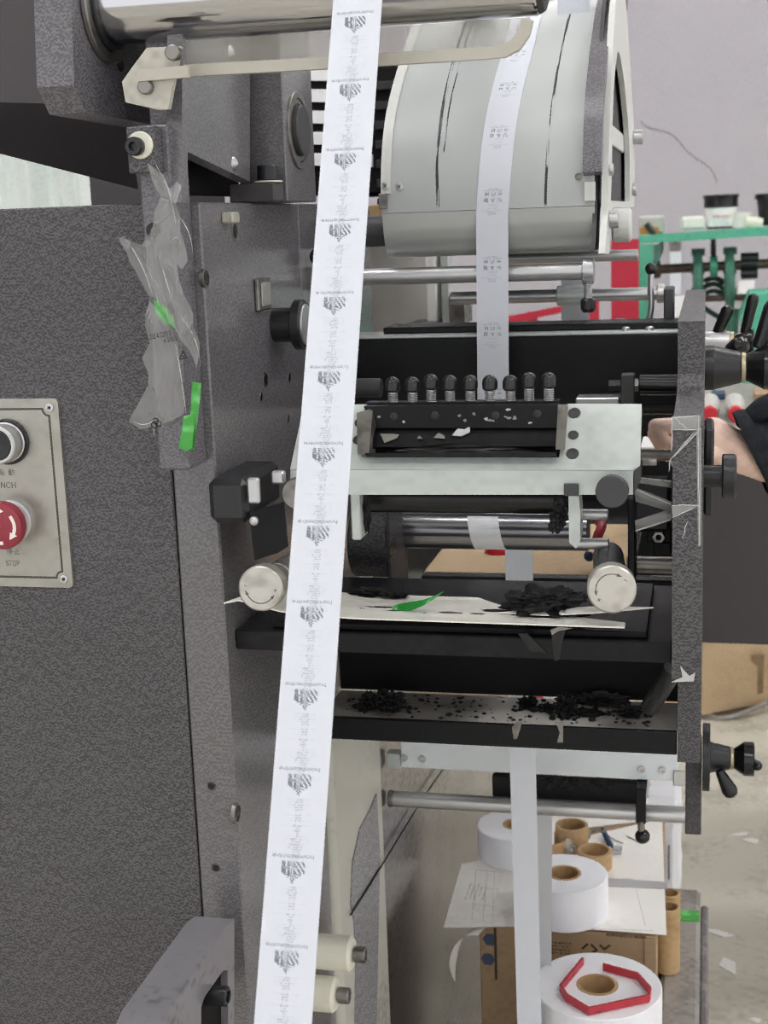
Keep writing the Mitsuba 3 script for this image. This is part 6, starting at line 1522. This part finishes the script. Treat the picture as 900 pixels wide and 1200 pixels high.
def soften(m, edge, it=10):
    t_ = to_tm(m.refine_to_length(edge))
    trimesh.smoothing.filter_taubin(t_, 0.5, 0.53, it)
    return t_


wr_ = np.array((0.0316, 1.765, 1.2593)); el_ = np.array((0.1769, 1.95, 1.1905))
ki, km, kr, kp = (np.array(q) for q in ((-0.0217, 1.735, 1.2937), (-0.024, 1.755, 1.2865), (-0.02, 1.775, 1.2717), (-0.0138, 1.792, 1.2571)))
hand = [bone(el_, wr_, 0.038, 0.026), blob([(wr_, 0.025), (wr_ + [-0.012, 0, -0.006], 0.026), (np.array((0.0088, 1.755, 1.279)), 0.022)]),
        blob([(wr_ + [0.0, -0.006, 0.004], 0.021), (wr_ + [0, 0.012, -0.004], 0.020), (ki, 0.0125), (kp, 0.0115), (np.array((-0.0053, 1.77, 1.2488)), 0.013)]),
        blob([(wr_, 0.018), (ki, 0.0125), (km, 0.0125), (kr, 0.012), (kp, 0.0115)])]
fing = [(ki, (-0.0591, 1.725, 1.2943), (-0.0518, 1.722, 1.2769), (-0.0347, 1.73, 1.2704), 0.0098), (km, (-0.0607, 1.745, 1.2828), (-0.0513, 1.742, 1.2652), (-0.034, 1.748, 1.2611), 0.0098),
        (kr, (-0.0552, 1.766, 1.2699), (-0.0457, 1.763, 1.2532), (-0.0302, 1.768, 1.2513), 0.0092), (kp, (-0.0442, 1.786, 1.2559), (-0.0366, 1.782, 1.2413), (-0.0241, 1.786, 1.2407), 0.0080)]
for a, b, c, d_, r in fing:
    b, c, d_ = map(np.array, (b, c, d_))
    hand += [bone(a, b, r * 1.12, r), bone(b, c, r, r * 0.92), bone(c, d_, r * 0.92, r * 0.78)]
th0, th1, th2 = np.array((0.009, 1.745, 1.2616)), np.array((-0.0152, 1.722, 1.2612)), np.array((-0.0353, 1.712, 1.2639))
hand += [bone(wr_ + [-0.008, -0.008, -0.006], th0, 0.017, 0.014), bone(th0, th1, 0.0135, 0.0110), bone(th1, th2, 0.0108, 0.0088)]
hand_m = M.batch_boolean(hand, m3.OpType.Add)
hand_t = soften(hand_m, 0.0035, 8)
shd = np.array([0.72, 2.12, 1.38]); shl = np.array([1.06, 2.22, 1.38]); neck = np.array([0.89, 2.17, 1.42])
hipc = np.array([0.90, 2.20, 0.92]); hd = np.array([0.885, 2.13, 1.575])
hl, hr_ = hipc + [-0.09, 0, -0.02], hipc + [0.09, 0.02, -0.02]
kl, kr2 = hl + [-0.01, -0.03, -0.42], hr_ + [0.01, -0.02, -0.42]
al, ar2 = kl + [0, 0.03, -0.41], kr2 + [0, 0.03, -0.41]
ell2 = shl + [0.06, 0.02, -0.29]; wrl = ell2 + [-0.02, -0.20, -0.10]
bodyp = [blob([(hipc, 0.12), (hipc + [-0.05, 0, 0], 0.12), (hipc + [0.05, 0, 0], 0.12), (hipc + [0, 0, 0.28], 0.115)]),
         blob([(hipc + [0, 0, 0.28], 0.115), (shd + [0.06, 0, -0.06], 0.085), (shl + [-0.06, 0, -0.06], 0.085)]), blob([(shd, 0.062), (neck, 0.058), (shl, 0.062)]),
         bone(neck, hd, 0.052, 0.050), blob([(hd + [0, 0.01, 0.05], 0.083), (hd + [0, -0.012, -0.03], 0.066), (hd + [0, -0.03, -0.075], 0.036), (hd + [0, 0.02, 0.02], 0.085)]),
         blob([(hd + [0, -0.085, 0.012], 0.008), (hd + [0, -0.102, -0.018], 0.011), (hd + [0, -0.078, -0.022], 0.014)]),
         bone(hd + [-0.083, 0.0, -0.005], hd + [-0.086, 0.008, 0.025], 0.012, 0.014), bone(hd + [0.083, 0.0, -0.005], hd + [0.086, 0.008, 0.025], 0.012, 0.014),
         blob([(hd + [-0.022, -0.075, -0.052], 0.007), (hd + [0.022, -0.075, -0.052], 0.007), (hd + [0, -0.083, -0.05], 0.008)]),
         bone(shd, el_, 0.052, 0.040), bone(shl, ell2, 0.052, 0.040), bone(ell2, wrl, 0.038, 0.027), blob([(wrl, 0.026), (wrl + [0, -0.08, -0.04], 0.022), (wrl + [0.0, -0.06, -0.055], 0.022)]),
         *[bone(wrl + [dx, -0.08, -0.05], wrl + [dx, -0.135, -0.085], 0.010, 0.008) for dx in (-0.03, -0.01, 0.01, 0.03)], bone(wrl + [-0.02, -0.03, -0.02], wrl + [-0.05, -0.075, -0.045], 0.013, 0.010),
         bone(hl, kl, 0.085, 0.056), bone(hr_, kr2, 0.085, 0.056), bone(kl, al, 0.055, 0.040), bone(kr2, ar2, 0.055, 0.040),
         blob([(al + [0, 0.02, -0.03], 0.038), (al + [0, -0.13, -0.035], 0.032)]), blob([(ar2 + [0, 0.02, -0.03], 0.038), (ar2 + [0, -0.13, -0.035], 0.032)])]
torso_t = soften(M.batch_boolean(bodyp, m3.OpType.Add), 0.02, 6)
per = thing('person', 'person in a black knitted sleeve reaching in from the right, fist behind the wrapped plate', 'person')
as_m = lambda t_: M(m3.Mesh(vert_properties=np.asarray(t_.vertices, np.float32), tri_verts=np.asarray(t_.faces, np.uint32)))
whole = as_m(hand_t) + as_m(torso_t)
part(per, 'body', to_tm(whole) if not whole.is_empty() else cat(hand_t, torso_t), 'skin', True)
# clothing
slv_a, slv_b = np.array((0.0551, 1.8, 1.2514)), el_
dirf = (slv_b - slv_a) / np.linalg.norm(slv_b - slv_a)
n_u, n_v = 60, 56
cuff = []
sw = np.array((0.0431, 1.79, 1.2789)); sx_ = np.array((0.0691, 1.8, 1.2221))
cdir = sx_ - sw; cdir /= np.linalg.norm(cdir)
L_ = np.linalg.norm(slv_b - slv_a)
V_, F_ = [], []
up_ = cdir - dirf * (cdir @ dirf); up_ /= np.linalg.norm(up_); sd_ = np.cross(dirf, up_)
cview = slv_a - np.array([0, 0, 1.55]); cview /= np.linalg.norm(cview)
cnor = np.cross(cdir, cview); cnor /= np.linalg.norm(cnor)
for i in range(n_u):
    s_ = i / (n_u - 1)
    for j in range(n_v):
        a_ = 2 * math.pi * j / n_v
        r_ = 0.0400 + 0.024 * s_
        o_ = (up_ * math.cos(a_) + sd_ * math.sin(a_))
        ridge = 0.0035 * math.sin(26 * s_ + 1.3 * math.cos(a_)) * math.exp(-2.2 * s_) + 0.003 * math.sin(15 * s_ + 2 * a_)
        V_.append(slv_a + dirf * (L_ * s_ - (1 - s_) * r_ * float(o_ @ cnor) / float(dirf @ cnor)) + o_ * (r_ + ridge))
for i in range(n_u - 1):
    for j in range(n_v):
        F_.append([i * n_v + j, i * n_v + (j + 1) % n_v, (i + 1) * n_v + (j + 1) % n_v, (i + 1) * n_v + j])
slm = trimesh.Trimesh(np.array(V_), np.vstack([np.array(F_)[:, [0, 1, 2]], np.array(F_)[:, [0, 2, 3]]])); slm.fix_normals()
part(per, 'right_sleeve', slm, 'sleeve', True, 'black sleeve with gathered cuff')
foldm = pipe(np.array([(0.0416, 1.775, 1.2886), (0.0535, 1.77, 1.3019), (0.0669, 1.78, 1.3079), (0.0911, 1.82, 1.3055)]), [0.007, 0.010, 0.014, 0.020], 16, 5)
part(per, 'sleeve_fold', foldm, 'sleeve', True)
jk = soften(M.batch_boolean([blob([(hipc + [0, 0, 0.02], 0.135), (hipc + [-0.05, 0, 0.02], 0.132), (hipc + [0.05, 0, 0.02], 0.132), (hipc + [0, 0, 0.28], 0.13)]), blob([(hipc + [0, 0, 0.28], 0.13), (shd + [0.06, 0, -0.06], 0.1), (shl + [-0.06, 0, -0.06], 0.1)]), blob([(shd, 0.075), (neck + [0, 0, -0.03], 0.066), (shl, 0.075)]),
                             bone(shd, el_, 0.068, 0.060), bone(shl, ell2, 0.066, 0.054), bone(ell2, wrl + [0, 0.03, 0.015], 0.052, 0.040)], m3.OpType.Add), 0.02, 5)
part(per, 'jacket', jk, 'sleeve', True, 'dark jacket')
tr_ = soften(M.batch_boolean([blob([(hipc + [0, 0, -0.03], 0.128), (hipc + [-0.05, 0, -0.03], 0.128), (hipc + [0.05, 0, -0.03], 0.128)]), bone(hl, kl, 0.098, 0.070), bone(hr_, kr2, 0.098, 0.070), bone(kl, al, 0.068, 0.056), bone(kr2, ar2, 0.068, 0.056)], m3.OpType.Add), 0.02, 5)
part(per, 'trousers', tr_, 'trousers', True, 'dark trousers')
hr_m = soften(M.batch_boolean([blob([(hd + [0, 0.02, 0.058], 0.090), (hd + [0, 0.035, 0.02], 0.086)])], m3.OpType.Add) - M.cube((0.4, 0.2, 0.3), True).translate(tuple(hd + [0, -0.15, -0.06])), 0.015, 3)
part(per, 'hair', hr_m, 'hair', True, 'short black hair')
